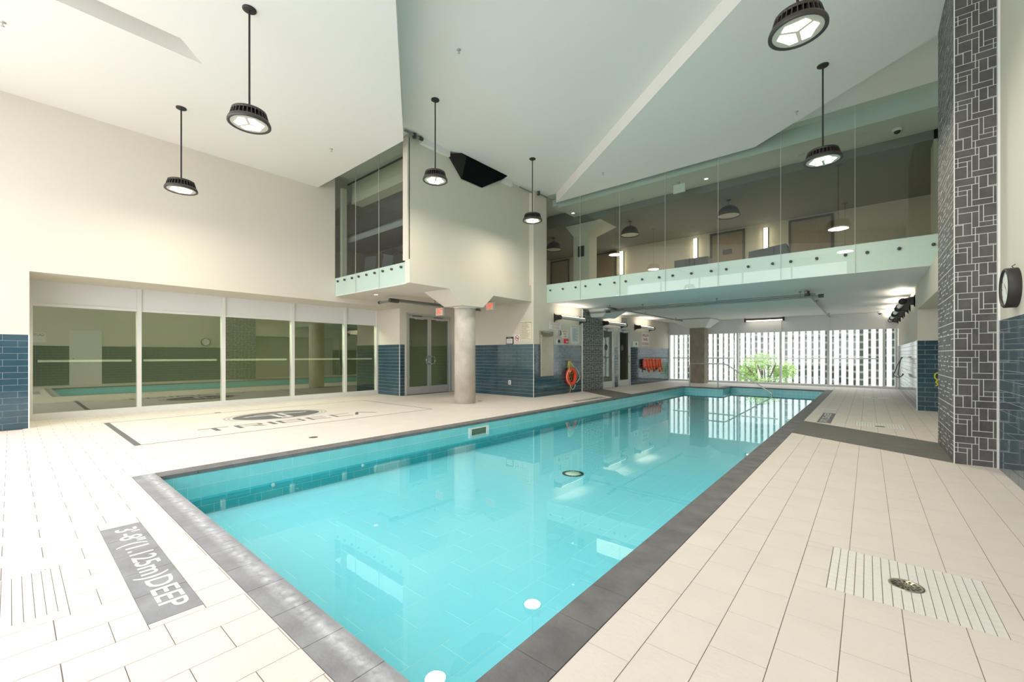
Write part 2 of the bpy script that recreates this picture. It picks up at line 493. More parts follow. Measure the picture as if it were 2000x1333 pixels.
# walls --------------------------------------------------------------
wl = MB()
wl.box(-11.35, XL, -1.75, 0.19, 0, 2.47)                 # left of the windows
wl.box(XL - 0.2, XL, -1.75, 5.17, 2.47, 5.75); wl.box(XL - 0.2, XL, 5.17, 9.2, 2.47, 3.04)             # above
wl.box(-11.35, XL - 0.2, -1.75, 7.27, 2.47, 2.6)         # window recess soffit
wl.box(-11.35, XL, 7.05, 7.27, 0, 2.47)                  # pier
wl.box(XL - 0.2, XL, 7.27, 8.96, 2.36, 2.47)             # door head
wl.box(XL - 0.2, XL, 8.96, 9.12, 0, 2.47)
wall_left = struct('wall_left', wl, M['wall'])
wr = MB()
wr.box(-10.3, -7.08, 9.12, 9.3, 0, 2.62)
wr.box(-7.08, XM, 9.12, 12.97, 0, 2.62); wr.box(-7.08, XM, 13.84, 14.21, 0, 2.62); wr.box(-7.08, XM, 15.18, YF, 0, 2.62)
wr.box(-7.08, XM, 12.97, 13.84, 2.14, 2.62); wr.box(-7.08, XM, 14.21, 15.18, 2.14, 2.62)
wr.box(-7.2, XM, 9.12, YB, 2.62, 5.75)
wall_return = struct('wall_left_far', wr, M['wall'])
rr = MB()
rr.box(1.02, 1.25, -1.75, 7.80, 0, 5.75)
wall_right = struct('wall_right', rr, M['wall'])
rf = MB()
rf.box(0.786, 1.0, 12.15, YF, 0, 2.62)
rf.box(1.0, 1.75, 12.15, 12.35, 0, 2.62)
rf.box(1.55, 1.75, 7.6, 12.35, 0, 2.62)
rf.box(1.25, 1.75, 7.6, 7.8, 0, 5.75)
rf.box(0.786, 1.55, 7.80, 12.15, 2.10, 2.62)
rf.box(1.30, 1.75, 7.8, 15.3, 2.62, 5.75)
wall_right_far = struct('wall_right_far', rf, M['wall'])
# overhanging room
ov = MB()
ov.box(-7.2, -7.07, 5.17, 9.12, 3.02, 5.75)
ov.box(-7.22, -7.07, 5.13, 5.19, 3.07, 5.55)
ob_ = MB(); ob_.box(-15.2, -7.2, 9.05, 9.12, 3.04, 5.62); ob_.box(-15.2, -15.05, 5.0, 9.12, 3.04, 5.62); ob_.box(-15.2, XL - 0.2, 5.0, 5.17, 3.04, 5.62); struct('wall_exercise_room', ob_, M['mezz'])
wall_over = struct('wall_overhang', ov, M['wall'])
os_ = MB(); os_.box(XL, -6.99, 5.195, 9.12, 2.60, 3.04); os_.box(-15.2, XL - 0.2, 5.0, 9.12, 2.90, 3.04); os_.box(-7.14, -6.99, 5.13, 5.195, 2.60, 3.07)
struct('floor_overhang', os_, M['wall'])
# near wall, glazed, behind the camera
fw = MB()
fw.box(-10.3, 1.25, -1.80, -1.6, 0, 0.25); fw.box(-10.3, 1.25, -1.80, -1.6, 4.9, 5.75)
fw.box(-0.6, 1.25, -1.80, -1.6, 0.25, 4.9); fw.box(-10.3, -9.8, -1.80, -1.6, 0.25, 4.9)
wall_front = struct('wall_front', fw, M['wall'])
wm = MB()
for i in range(6): x = -9.8 + i * 1.84; wm.box(x - 0.03, x + 0.03, -1.74, -1.64, 0.25, 4.9)
for z in (0.28, 2.5, 4.87): wm.box(-9.8, -0.6, -1.74, -1.64, z - 0.03, z + 0.03)
struct('window_3', wm, M['frame'])

# ceilings -----------------------------------------------------------
ZA, Z1, ZB_ = 5.62, 5.17, 5.36
ce = MB(); ce.box(-10.6, 1.75, -1.75, 15.3, ZA, 5.8); ce.box(-15.2, -10.6, 5.0, 9.12, ZA, 5.8)
ceiling = struct('ceiling', ce, M['ceil'])
c1 = MB()
# low left panel with a shallow raised pocket; pocket cut out of the polygon
edge = lambda y: -6.655 + (4.743 - y) / 0.753
c1.prism([(-10.07, -1.6), (-7.03, -1.6), (-7.03, 4.743), (-10.07, 4.743)], Z1, ZA)
c1.prism([(-7.03, 1.711), (edge(1.711), 1.711), (-6.655, 4.743), (-7.03, 4.743)], Z1, ZA)
# right of a narrow slot left open in the panel
c1.prism([(-6.70, -1.6), (1.02, -1.6), (1.02, -0.99), (edge(1.711), 1.711), (-7.03, 1.711), (-6.665, 1.39)], Z1, ZA)
struct('ceiling_low_panel', c1, M['ceil'])
c2 = MB()
c2.prism([(-6.58, YB - 0.035), (1.02, 3.94), (1.02, 7.60), (-1.757, YB - 0.035)], ZB_, ZA)
struct('ceiling_folded_panel', c2, M['ceil'])

# upper floor slab and lounge shell
ms = MB(); ms.box(XM, 1.30, YB, 19.5, 2.62, 3.12); ms.box(-10.5, XM, YB, 19.5, 2.62, 3.12); ms.box(-10.5, -7.21, 9.3, YB, 2.62, 3.12)
mezz = struct('floor_upper', ms, M['soffit'])
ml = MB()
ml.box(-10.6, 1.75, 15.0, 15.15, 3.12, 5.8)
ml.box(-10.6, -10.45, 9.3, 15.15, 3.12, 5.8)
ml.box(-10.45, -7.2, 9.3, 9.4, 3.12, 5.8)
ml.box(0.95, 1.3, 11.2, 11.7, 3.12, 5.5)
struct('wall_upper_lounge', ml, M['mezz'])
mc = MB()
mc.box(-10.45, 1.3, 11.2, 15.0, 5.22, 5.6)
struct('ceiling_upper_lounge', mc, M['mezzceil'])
mc = MB(); mc.box(XM, 1.3, YB + 0.28, 11.2, 5.40, 5.6); struct('ceiling_lounge_edge', mc, M['gfront'])
mc = MB(); mc.box(XM + 0.25, 1.3, YB + 0.2, YB + 0.28, 5.30, 5.62); struct('trim_7', mc, M['gfront'])

# far wall with windows ------------------------------------------------
wb = MB()
wb.box(-7.1, 1.0, YF, YF + 0.2, -0.3, 0.03)
wb.box(-7.1, 1.0, YF + 0.06, YF + 0.2, 2.09, 2.62)
wall_back = struct('wall_back', wb, M['panel'])
ymul = [-6.90, -5.38, -4.10, -2.59, -1.105, 0.42, 0.74]
wf = MB()
for x in ymul: wf.box(x - 0.035, x + 0.035, YF - 0.06, YF + 0.08, 0.0, 2.62)
wf.box(-6.92, 0.786, YF - 0.05, YF + 0.08, 0.0, 0.075)
wf.box(-6.92, 0.786, YF - 0.04, YF + 0.08, 2.05, 2.10)
win1 = struct('window_1', wf, M['frame'])
for i in range(6):
    a, b = ymul[i] + 0.035, ymul[i + 1] - 0.035
    mb = MB(); mb.box(a, b, YF - 0.005, YF + 0.01, 0.075, 2.05); mb.build('glass_pane', M['g_clear'], win1)
    mb = MB(); mb.box(a, b, YF - 0.02, YF + 0.05, 2.10, 2.62); mb.build('spandrel_panel', M['panel'], win1)
    if b - a > 0.5:
        mb = MB(); mb.box(a + 0.08, b - 0.08, YF + 0.10, YF + 0.14, 1.0, 1.045); mb.build('guard_rail', M['white'], win1)

# left windows ----------------------------------------------------------
lm = [0.215, 1.66, 3.11, 4.62, 6.03, 7.03]
wf = MB()
for y in lm: wf.box(XW - 0.08, XW + 0.05, y - 0.035, y + 0.035, 0.0, 2.47)
wf.box(XW - 0.08, XW + 0.045, 0.19, 7.05, 0.0, 0.11); wf.box(XW - 0.08, XW + 0.03, 0.19, 7.05, 2.02, 2.07)
win2 = struct('window_2', wf, M['frame'])
for i in range(5):
    a, b = lm[i] + 0.035, lm[i + 1] - 0.035
    mb = MB(); mb.box(XW - 0.01, XW, a, b, 0.11, 2.02); mb.build('glass_pane', M['g_olive'], win2)
    mb = MB(); mb.box(XW - 0.05, XW + 0.01, a, b, 2.07, 2.47); mb.build('spandrel_panel', M['panel'], win2)
    mb = MB(); mb.box(XW - 0.16, XW - 0.10, a + 0.06, b - 0.06, 1.02, 1.06); mb.build('guard_rail', M['white'], win2)
# rooms behind the left glazing and the double doors
rb = MB()
rb.box(-15.2, -15.0, -1.75, 9.5, 0, 2.6); rb.box(-15.2, -11.35, -1.75, -1.6, 0, 2.6)
rb.box(-15.2, -10.27, 9.3, 9.5, 0, 2.6); rb.box(-15.2, -10.27, -1.75, 9.5, 2.6, 2.7)
struct('wall_corridor', rb, M['olive'])
mb = MB(); mb.box(-15, -11.35, -1.6, 7.05, -T, 0.0); mb.box(-15, -10.28, 7.27, 9.3, -T, 0.0)
struct('floor_corridor', mb, M['darkfl'])
mb = MB(); mb.box(-11.34, -11.29, 0.19, 7.05, 0.0, 0.27); struct('baseboard_corridor', mb, M['black'])
# closed rooms behind the two wall doors
rb = MB()
rb.box(-9.0, -8.9, 12.4, 15.8, 0, 2.6); rb.box(-9.0, -7.08, 12.4, 12.5, 0, 2.6); rb.box(-9.0, -7.08, 15.7, 15.8, 0, 2.6)
struct('wall_changing_rooms', rb, M['olive'])

# wainscot tiles (each wall is a parent) ------------------------------------
TH, TL = 0.097, 0.30
def wains(parent, O, U, V, u0, u1, ztop=1.45, exs=(), uoff=0.0, m=None, lim=200, minpx=6):
    O2 = Vector(O); U2 = Vector(U); V2 = Vector(V); N = U2.cross(V2)
    g = MB()
    rects = bond(u0, u1, 0.0, ztop, TL, ztop / round(ztop / TH), uoff)
    rects = minus(rects, exs)
    # grout bed
    bed = [(u0, 0.0, u1, ztop)]
    bed = minus(bed, exs)
    for a, b, c, d in bed:
        v = []
        for h in (-0.001, 0.004):
            for p, q in ((a, b), (c, b), (c, d), (a, d)): v.append(O2 + U2 * p + V2 * q + N * h)
        g.add(v, [(0, 3, 2, 1), (4, 5, 6, 7), (0, 1, 5, 4), (1, 2, 6, 5), (2, 3, 7, 6), (3, 0, 4, 7)])
    g.build('tile_grout', M['lgrout'], parent)
    tiles(parent, O2 + N * 0.004, U, V, rects, m or M['blue'], 0.006, 0.005, 'wall_tile', 'small_wall_tiles', lim, minpx)
wains(wall_left, (XL, 0, 0), (0, 1, 0), (0, 0, 1), -1.6, 0.18, 1.47, uoff=-0.08)
wains(wall_left, (0, 7.05, 0), (1, 0, 0), (0, 0, 1), -11.14, XL, uoff=0.05)
wains(wall_left, (XL, 0, 0), (0, 1, 0), (0, 0, 1), 7.05, 7.21, uoff=0.1)
wains(wall_return, (0, 9.12, 0), (1, 0, 0), (0, 0, 1), XL, XM, lim=100)
wains(wall_return, (XM, 0, 0), (0, 1, 0), (0, 0, 1), 9.13, 19.2, exs=[(11.62, 0, 13.90, 2), (14.15, 0, 15.24, 2)], lim=60)
wains(wall_right, (1.02, 0, 0), (0, -1, 0), (0, 0, 1), -6.43, 1.6, 1.50, uoff=0.02)
wains(wall_right_far, (0.786, 0, 0), (0, -1, 0), (0, 0, 1), -19.2, -12.15, lim=80)
wains(wall_right_far, (0, 12.15, 0), (1, 0, 0), (0, 0, 1), 0.786, 1.55, uoff=0.0)
# white corner trims
tr = MB()
for x, y in ((XL + 0.004, 0.185), (XL + 0.004, 7.045), (XM + 0.004, 9.115), (0.782, 12.145)):
    tr.box(x - 0.007, x + 0.007, y - 0.007, y + 0.007, 0, 1.47)
tr.box(XM, XM + 0.014, 11.60, 11.615, 0, 1.47)
struct('trim_1', tr, M['white'])
tr = MB(); tr.box(1.005, 1.025, 6.425, 6.445, 0, 5.3); struct('trim_2', tr, M['white'])

# ================================================================== SLATE PIERS
UNIT = [(0, 0, 6, 3), (6, 0, 7, 3), (7, 0, 9.5, 5), (9.5, 0, 12, 4.6), (0, 3, 1, 5), (0, 5, 1, 7), (1, 3, 5, 5), (5, 3, 7, 9.5),
        (1, 5, 3.7, 7), (3.7, 5, 5, 12), (0, 7, 3.7, 12), (9.5, 4.6, 12, 5), (7, 5, 11, 9.5), (11, 5, 12, 12), (5, 9.5, 11, 12)]
def ashlar(u0, u1, v0, v1):
    s = 0.3 / 12; out = []
    for j in range(int((v1 - v0) / 0.3) + 2):
        for i in range(int((u1 - u0) / 0.3) + 2):
            k = (0, 0, 3)[j % 3] if i % 2 == 0 else (3, 1, 0)[j % 3]
            for a, b, c, d in UNIT:
                if k in (1, 3): a, c = 12 - c, 12 - a
                if k in (2, 3): b, d = 12 - d, 12 - b
                r = (u0 + i * 0.3 + a * s, v0 + j * 0.3 + (12 - d) * s, u0 + i * 0.3 + c * s, v0 + j * 0.3 + (12 - b) * s)
                r = (max(r[0], u0), max(r[1], v0), min(r[2], u1), min(r[3], v1))
                if r[2] - r[0] > 0.008 and r[3] - r[1] > 0.008: out.append(r)
    return out
sp = thing('slate_column', 'tall square column clad in charcoal slate mosaic beside the wall clock', 'column', (0.86, 7.1, 0))
mb = MB(); mb.box(0.7010, 1.25, 6.4425, 7.795, 0, ZA); mb.build('column_core', M['lgrout'], sp)
tiles(sp, (0, 6.452, 0), (1, 0, 0), (0, 0, 1), ashlar(0.702, 1.014, 0, 5.6), M['slate'], 0.012, 0.006, 'stone', 'small_stones', 290, 7, jitter=0.002)
mb0 = ashlar(-7.795, -6.445, 0, 5.6)
lf = MB()
tiles(sp, (0.712, 0, 0), (0, -1, 0), (0, 0, 1), [(-b if False else a, c, d, e) for a, c, d, e in [(6.445 * 0 + r[0] * 1.0, r[1], r[2], r[3]) for r in mb0]], M['slate'], 0.012, 0.010, 'stone', 'side_stones', 0, 7, jitter=0.0006)
mb = MB(); mb.box(0.696, 0.704, 6.437, 6.445, 0, ZB_); mb.build('corner_trim', M['white'], sp)
sq = thing('slate_pier', 'slate mosaic pier beside the glass doors under the balcony', 'pier', (-6.9, 12.3, 0))
mb = MB(); mb.box(XM + 0.001, XM + 0.0488, 11.63, 12.95, 0, 2.6); mb.build('pier_core', M['lgrout'], sq)
tiles(sq, (XM + 0.04, 0, 0), (0, 1, 0), (0, 0, 1), ashlar(11.63, 12.95, 0, 2.6), M['slate'], 0.01, 0.009, 'stone', 'small_stones', 200, 9, jitter=0.0008)

# ================================================================== POOL
pool = thing('swimming_pool', 'long rectangular pool lined with aqua tiles and slate coping', 'pool', (-3.1, 8.9, 0))
ZW, ZF = -0.17, -0.456
x0, y0, x1, y1 = POOL
pb = MB()
pb.box(x0 - 0.06, x0 - 0.002, y0 - 0.05, STEPY, -0.6, -0.036); pb.box(x1 + 0.002, x1 + 0.06, y0 - 0.05, y1 + 0.05, -0.6, -0.036)
pb.box(x0 - 0.05, x1 + 0.05, y0 - 0.05, y0 - 0.002, -0.6, -0.036); pb.box(STEPX, x1 + 0.05, y1 + 0.002, y1 + 0.06, -0.6, -0.036)
pb.box(x0 - 0.05, STEPX - 0.002, STEPY + 0.002, y1 + 0.05, -0.6, -0.036)
pb.box(x0 - 0.05, x1 + 0.05, y0 - 0.05, y1 + 0.05, -0.6, ZF - 0.001)
pb.build('basin_shell', M['poolgrout'], pool)
rowz = [-0.456, -0.313, -0.27, -0.155, -0.036]
def poolrow(O, U, V, u0, u1, uoff, lim):
    up = bond(u0, u1, -0.274, -0.036, 0.22, 0.119, uoff, -0.274)
    lo = bond(u0, u1, -0.456, -0.274, 0.22, 0.091, uoff, -0.456)
    tiles(pool, O, U, V, up, M['aqua'], 0.008, 0.004, 'wall_tile', 'small_wall_tiles', lim, 10)
    tiles(pool, O, U, V, lo, M['teal'], 0.008, 0.004, 'submerged_tile', 'submerged_tiles', 40, 12)
poolrow((x0 - 0.008, 0, 0), (0, 1, 0), (0, 0, 1), y0, STEPY, 0.02, 90)
poolrow((x1 + 0.008, 0, 0), (0, -1, 0), (0, 0, 1), -y1, -y0, 0.02, 0)
poolrow((0, y0 - 0.008, 0), (-1, 0, 0), (0, 0, 1), -x1, -x0, 0.02, 0)
poolrow((0, y1 + 0.008, 0), (1, 0, 0), (0, 0, 1), STEPX, x1, 0.02, 0)
poolrow((0, STEPY + 0.008, 0), (1, 0, 0), (0, 0, 1), x0, STEPX, 0.02, 0)
poolrow((STEPX - 0.008, 0, 0), (0, 1, 0), (0, 0, 1), STEPY, y1, 0.02, 0)
fr = bond(y0, y1, x0, x1, 0.44, 0.22, 0, x0); fr = [(b, a, d, c) for (a, b, c, d) in fr]
tiles(pool, (0, 0, ZF - 0.004), (1, 0, 0), (0, 1, 0), fr, M['poolfloor'], 0.004, 0.004, 'pool_floor_tile', 'pool_floor_tiles', 150, 20)
# steps under the handrail
for k in range(3):
    mb = MB(); mb.box(STEPX + k * 0.45, STEPX + (k + 1) * 0.45, 15.9, y1, ZF, ZW - 0.06 - k * 0.07)
    mb.build('pool_step', M['aqua'], pool)
# coping stones
cop = []
def copt(rects, m, lim):
    tiles(pool, (0, 0, -0.034), (1, 0, 0), (0, 1, 0), rects, m, 0.036, 0.003, 'coping_stone', 'small_coping_stones', lim, 6)
g = 0.303
copt([(x0 - 0.2, y, x0 + 0.006, min(y + g, STEPY + 0.2)) for y in [y0 + g * i for i in range(50)] if y < STEPY + 0.19], M['coping'], 60)
copt([(x1 - 0.006, y, x1 + 0.19, y + g) for y in [y0 + 0.07 + g * i for i in range(54)] if y < y1 + 0.1], M['coping'], 60)
mbx = [x0 - 0.2] + [-4.72 + 0.303 * i for i in range(13)] + [x1 + 0.19]
copt([(a, y0 - 0.165, b, y0 + 0.006) for a, b in zip(mbx[:-1], mbx[1:])], M['coping_dry_overexposed'], 20)
copt([(x1 - 0.006, y0 + 0.006, x1 + 0.19, y0 + 0.07)], M['coping'], 2)
copt([(a, y1 - 0.006, a + g, y1 + 0.2) for a in [STEPX + g * i for i in range(9)]], M['coping'], 0)
copt([(a, STEPY - 0.006, min(a + g, STEPX), STEPY + 0.2) for a in [x0 + g * i for i in range(5)]], M['coping'], 0)
copt([(STEPX - 0.2, a, STEPX + 0.006, a + 0.28) for a in [STEPY + 0.2 + 0.28 * i for i in range(4)]], M['coping'], 0)
# skimmer
sk = MB()
for a in ((4.93, 5.41, -0.075, -0.10), (4.93, 5.41, -0.205, -0.24), (4.93, 4.99, -0.10, -0.205), (5.35, 5.41, -0.10, -0.205)):
    sk.box(x0 - 0.004, x0 + 0.02, a[0], a[1], a[2], a[3])
sko = sk.build('skimmer_frame', M['white'], pool, label='white skimmer opening in the pool wall')
mb = MB(); mb.box(x0 - 0.002, x0 + 0.006, 4.99, 5.35, -0.205, -0.10); mb.build('skimmer_opening', mat('skimmer_shade', rgb(96, 120, 96), 0.8), sko)
# inlets
for y in (1.9, 3.0):
    mb = MB(); mb.lathe([(0.0, 0.008), (0.012, 0.008), (0.02, 0.005), (0.021, 0)], (x0, y, -0.31), 12, 'x'); mb.build('water_inlet', M['white'], pool)
# main drain
dc = (-3.05, 4.9)
mb = MB(); mb.lathe([(0.0, 0.006), (0.10, 0.006), (0.10, 0.0)], (dc[0], dc[1], ZF), 24); dro = mb.build('main_drain', mat('drain_pale', rgb(196, 226, 196), .5), pool)
mb = MB()
for i in range(24):
    a = 2 * PI * i / 24; b = a + 2 * PI / 24 * 0.75
    P = [(dc[0] + r * math.cos(t), dc[1] + r * math.sin(t)) for r, t in ((0.11, a), (0.145, a), (0.145, b), (0.11, b))]
    mb.prism(P, ZF, ZF + 0.006)
mb.build('drain_rim_slots', M['black'], dro)

water = MB()
water.add([(x0, y0, ZW), (x1, y0, ZW), (x1, y1, ZW), (STEPX, y1, ZW), (STEPX, STEPY, ZW), (x0, STEPY, ZW)], [(0, 1, 2, 3, 4, 5)])
wo = single('pool_water', 'still turquoise water filling the pool', 'water', water, M['water'], (-3.1, 8.9, ZW)); wo['kind'] = 'stuff'

# ================================================================== DECK INLAYS
def depth_sign(label, r, rdir, group=None):
    """five slate tiles with white lettering; r=(x0,y0,x1,y1)"""
    t = thing('depth_marker', label, 'depth marker', ((r[0] + r[2]) / 2, (r[1] + r[3]) / 2, 0))
    lx = r[2] - r[0] > r[3] - r[1]
    n = 5; L = (r[2] - r[0]) if lx else (r[3] - r[1])
    for i in range(n):
        mb = MB()
        a, b = i * L / n + 0.0015, (i + 1) * L / n - 0.0015
        if lx: mb.box(r[0] + a, r[0] + b, r[1], r[3], -T, 0.0005)
        else: mb.box(r[0], r[2], r[1] + a, r[1] + b, -T, 0.0005)
        mb.build('slate_tile', M['coping_dry_overexposed'] if lx else M['coping'], t)
    X = Vector(rdir); Y = Vector((0, 0, 1)).cross(X)
    text_obj('3\'-8"(1.125m)DEEP', 'lettering', M['white'], t, ((r[0] + r[2]) / 2, (r[1] + r[3]) / 2, 0.0005), X, Y, L * 0.90, 0.145, 0.001, bold=0.012, space=0.98)
depth_sign('slate depth marker with white lettering in the pale deck near the pool end', sign_near, (1, 0, 0))
depth_sign('slate depth marker set in the deck between pool and blue tiled recess', sign_far_r, (0, 1, 0))
depth_sign('slate depth marker in the deck in front of the life ring', sign_far_l, (0, -1, 0))
mb = MB(); mb.box(-0.77, -0.50, 11.13, 11.23, -0.001, 0.0015)
single('deck_strip', 'short white tile strip in the deck beyond the right depth marker', 'tile strip', mb, M['white'], (-0.63, 11.18, 0))

def drain_patch(r, along_y, label, cx, cy):
    t = thing('floor_drain', label, 'drain', (cx, cy, 0))
    n, m_ = 17, 12
    rects = []
    for i in range(n):
        for j in range(m_):
            if along_y:
                a = r[0] + (r[2] - r[0]) * i / n; b = r[1] + (r[3] - r[1]) * j / m_
                rects.append((a, b, a + (r[2] - r[0]) / n, b + (r[3] - r[1]) / m_ ))
            else:
                a = r[0] + (r[2] - r[0]) * j / m_; b = r[1] + (r[3] - r[1]) * i / n
                rects.append((a, b, a + (r[2] - r[0]) / m_, b + (r[3] - r[1]) / n))
    # narrow cross joints are filled with pale grout, long joints stay dark and open
    mb = MB()
    for i in range(n):
        if along_y:
            a = r[0] + (r[2] - r[0]) * i / n; mb.box(a + 0.002, a + (r[2] - r[0]) / n - 0.002, r[1], r[3], -T, -0.002)
        else:
            b = r[1] + (r[3] - r[1]) * i / n; mb.box(r[0], r[2], b + 0.002, b + (r[3] - r[1]) / n - 0.002, -T, -0.002)
    mb.build('joint_filler', M['lgrout'], t)
    tiles(t, (0, 0, -T), (1, 0, 0), (0, 1, 0), rects, M['mosaic'], T, 0.003, 'mosaic_tile', 'small_mosaic_tiles', 210, 9)
    return t
def grate(t, cx, cy, r=0.068):
    mb = MB(); mb.lathe([(r, -0.003), (r, 0.0035), (r * 0.86, 0.0035), (r * 0.84, 0.0015), (0.0, 0.0015)], (cx, cy, 0), 24)
    gr = mb.build('grate', M['brushed'], t)
    mb = MB()
    for i in range(14):
        for q, (ra, rb) in enumerate(((0.18, 0.42), (0.52, 0.8))):
            a = 2 * PI * (i + 0.5 * q) / 14; b = a + 0.22
            mb.prism([(cx + r * k * math.cos(s), cy + r * k * math.sin(s)) for k, s in ((ra, a), (rb, a), (rb, b), (ra, b))], 0.0012, 0.0019)
    mb.build('grate_slots', M['black'], gr)
t = drain_patch(patches[0], True, 'round metal floor drain in a ribbed white mosaic patch on the near deck', 0.146, 2.874); grate(t, 0.146, 2.874)
t = drain_patch(patches[1], False, 'ribbed white mosaic drain patch beside the near depth marker', -3.07, -0.11)
t = drain_patch(patches[2], True, 'floor drain in mosaic patch just beyond the right slate band', 0.15, 8.99); grate(t, 0.151, 9.0)
t = drain_patch(patches[3], True, 'farthest floor drain on the deck before the far windows', 0.15, 15.07); grate(t, 0.148, 15.07)
for cx, cy, lb in ((-5.916, 2.721, 'small round drain in the deck between logo and pool'), (-9.914, 2.66, 'small round drain at the window side of the logo panel'),
                   (-7.407, 7.544, 'small round drain on the deck near the round column')):
    t = thing('floor_drain', lb, 'drain', (cx, cy, 0)); grate(t, cx, cy, 0.06)
mb = MB()

# logo panel ------------------------------------------------------------
lg = thing('logo_inlay', 'large floor inlay reading TRIBECA with oval emblem and thin dark border', 'floor logo', (-8.47, 3.4, 0))
mb = MB(); mb.box(logo_r[0], logo_r[2], logo_r[1], logo_r[3], -T, 0.0); mb.build('inlay_field', M['deck_smooth'], lg)
mb = MB()
bx0, by0, bx1, by1 = -9.86, 1.01, -7.09, 5.79
mb.box(bx0, bx1, by0, by0 + 0.07, 0, 0.001); mb.box(bx0, bx1, by1 - 0.03, by1, 0, 0.001)
mb.box(bx1 - 0.03, bx1, by0 + 0.07, by1 - 0.03, 0, 0.001); mb.box(bx0, bx0 + 0.025, by0 + 0.07, by1 - 0.03, 0, 0.001)
mb.build('border', M['logo'], lg)
# letters: a = distance along +y, h = 0 baseline (x=-7.55) .. 1 top (x=-7.88)
def letter(name, polys):
    mb = MB()
    for poly in polys:
        mb.prism([(-7.545 - 0.335 * h, a) for a, h in poly], 0.0, 0.0012)
    mb.build('letter_' + name, M['logo'], lg)
B_ = lambda a0, a1, h0, h1: [(a0, h0), (a1, h0), (a1, h1), (a0, h1)]
letter('t', [B_(1.85, 2.26, 0.88, 1.0), B_(2.01, 2.08, 0, 0.88)])
letter('r', [B_(2.32, 2.39, 0, 0.85), B_(2.33, 2.70, 0.88, 1.0), B_(2.66, 2.72, 0.52, 0.88), B_(2.44, 2.70, 0.42, 0.52), [(2.52, 0.42), (2.60, 0.42), (2.73, 0.0), (2.65, 0.0)]])
letter('i', [B_(2.82, 2.89, 0, 1)])
letter('b', [B_(2.96, 3.03, 0, 1), B_(3.03, 3.33, 0.9, 1), B_(3.08, 3.33, 0.46, 0.56), B_(3.03, 3.33, 0, 0.1), B_(3.31, 3.36, 0.05, 0.46), B_(3.31, 3.36, 0.56, 0.95)])
letter('e', [B_(3.46, 3.52, 0, 1), B_(3.52, 3.80, 0.9, 1), B_(3.56, 3.78, 0.46, 0.56), B_(3.52, 3.80, 0, 0.1)])
letter('c', [B_(3.91, 3.97, 0.0, 1), B_(3.97, 4.30, 0.9, 1), B_(3.97, 4.24, 0, 0.1)])
letter('a', [[(4.27, 0), (4.34, 0), (4.53, 1), (4.47, 1)], [(4.47, 1), (4.53, 1), (4.75, 0), (4.69, 0)]])
def ell(rx, ry, n=48, c=(-8.68, 3.32)): return [(c[0] + rx * math.cos(2 * PI * i / n), c[1] + ry * math.sin(2 * PI * i / n)) for i in range(n)]
def ring(o, i, m, nm):
    me = flat_poly(o, [i], 0.0012); mesh_obj(nm, me, m, lg, (0, 0, 0.0006), (1, 0, 0), (0, 1, 0))
mb = MB(); mb.prism(ell(0.52, 0.755), 0, 0.0012); em = mb.build('emblem', M['logo'], lg)
ring(ell(0.64, 0.90), ell(0.615, 0.865), M['logolight'], 'emblem_ring')
ring(ell(0.575, 0.83), ell(0.555, 0.80), M['logolight'], 'emblem_ring')
mb = MB()
for poly in ([(-8.80, 2.76), (-8.74, 2.78), (-8.72, 3.20), (-8.78, 3.20)], [(-8.82, 3.20), (-8.32, 3.20), (-8.32, 3.28), (-8.82, 3.28)],
             [(-8.34, 3.22), (-8.24, 3.22), (-8.24, 3.42), (-8.34, 3.42)], [(-8.86, 3.36), (-8.34, 3.36), (-8.34, 3.42), (-8.86, 3.42)],
             [(-8.86, 3.42), (-8.78, 3.42), (-8.69, 3.86), (-8.75, 3.86)], [(-8.93, 2.98), (-8.90, 2.98), (-8.95, 3.52), (-8.98, 3.52)]):
    mb.prism(poly, 0.0012, 0.0022)
mb.build('emblem_mark', M['white'], em)

# ================================================================== COLUMNS
rc = thing('round_column', 'raw concrete round column under the overhanging room', 'column', (-7.39, 7.02, 0))
mb = MB(); mb.lathe([(0.0, 0), (0.25, 0), (0.25, 2.27), (0.243, 2.285), (0.0, 2.285)], (-7.39, 7.02, 0), 40); mb.build('shaft', M['concrete'], rc)
mb = MB()
mb.hull8([(-7.62, 6.58, 2.28), (-6.995, 6.58, 2.28), (-6.995, 7.24, 2.28), (-7.62, 7.24, 2.28)],
         [(-7.82, 6.13, 2.6), (-6.99, 6.18, 2.6), (-6.99, 7.60, 2.6), (-7.82, 7.60, 2.6)])
mb.build('capital', M['wall'], rc)
mb = MB(); mb.lathe([(0.262, 2.262), (0.27, 2.28), (0.27, 2.284)], (-7.39, 7.02, 0), 40); mb.build('collar', M['capital'], rc)
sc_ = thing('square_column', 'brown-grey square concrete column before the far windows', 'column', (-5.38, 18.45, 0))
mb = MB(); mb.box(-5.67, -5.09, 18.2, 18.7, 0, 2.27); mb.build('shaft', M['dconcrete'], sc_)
mb = MB()
mb.hull8([(-5.72, 18.2, 2.27), (-5.05, 18.2, 2.27), (-5.05, 18.75, 2.27), (-5.72, 18.75, 2.27)],
         [(-6.35, 17.7, 2.6), (-4.72, 17.7, 2.6), (-4.72, 19.2, 2.6), (-6.35, 19.2, 2.6)])
mb.build('capital', M['capital'], sc_)
cp = MB()
cp.hull8([(-6.86, 12.12, 2.37), (-6.45, 12.12, 2.37), (-6.45, 13.0, 2.37), (-6.86, 13.0, 2.37)],
         [(-6.86, 11.95, 2.615), (-6.15, 11.95, 2.615), (-6.15, 13.25, 2.615), (-6.86, 13.25, 2.615)])
single('drop_capital', 'white splayed capital above the slate pier', 'capital', cp, M['capital'], (-6.86, 12.6, 2.37))

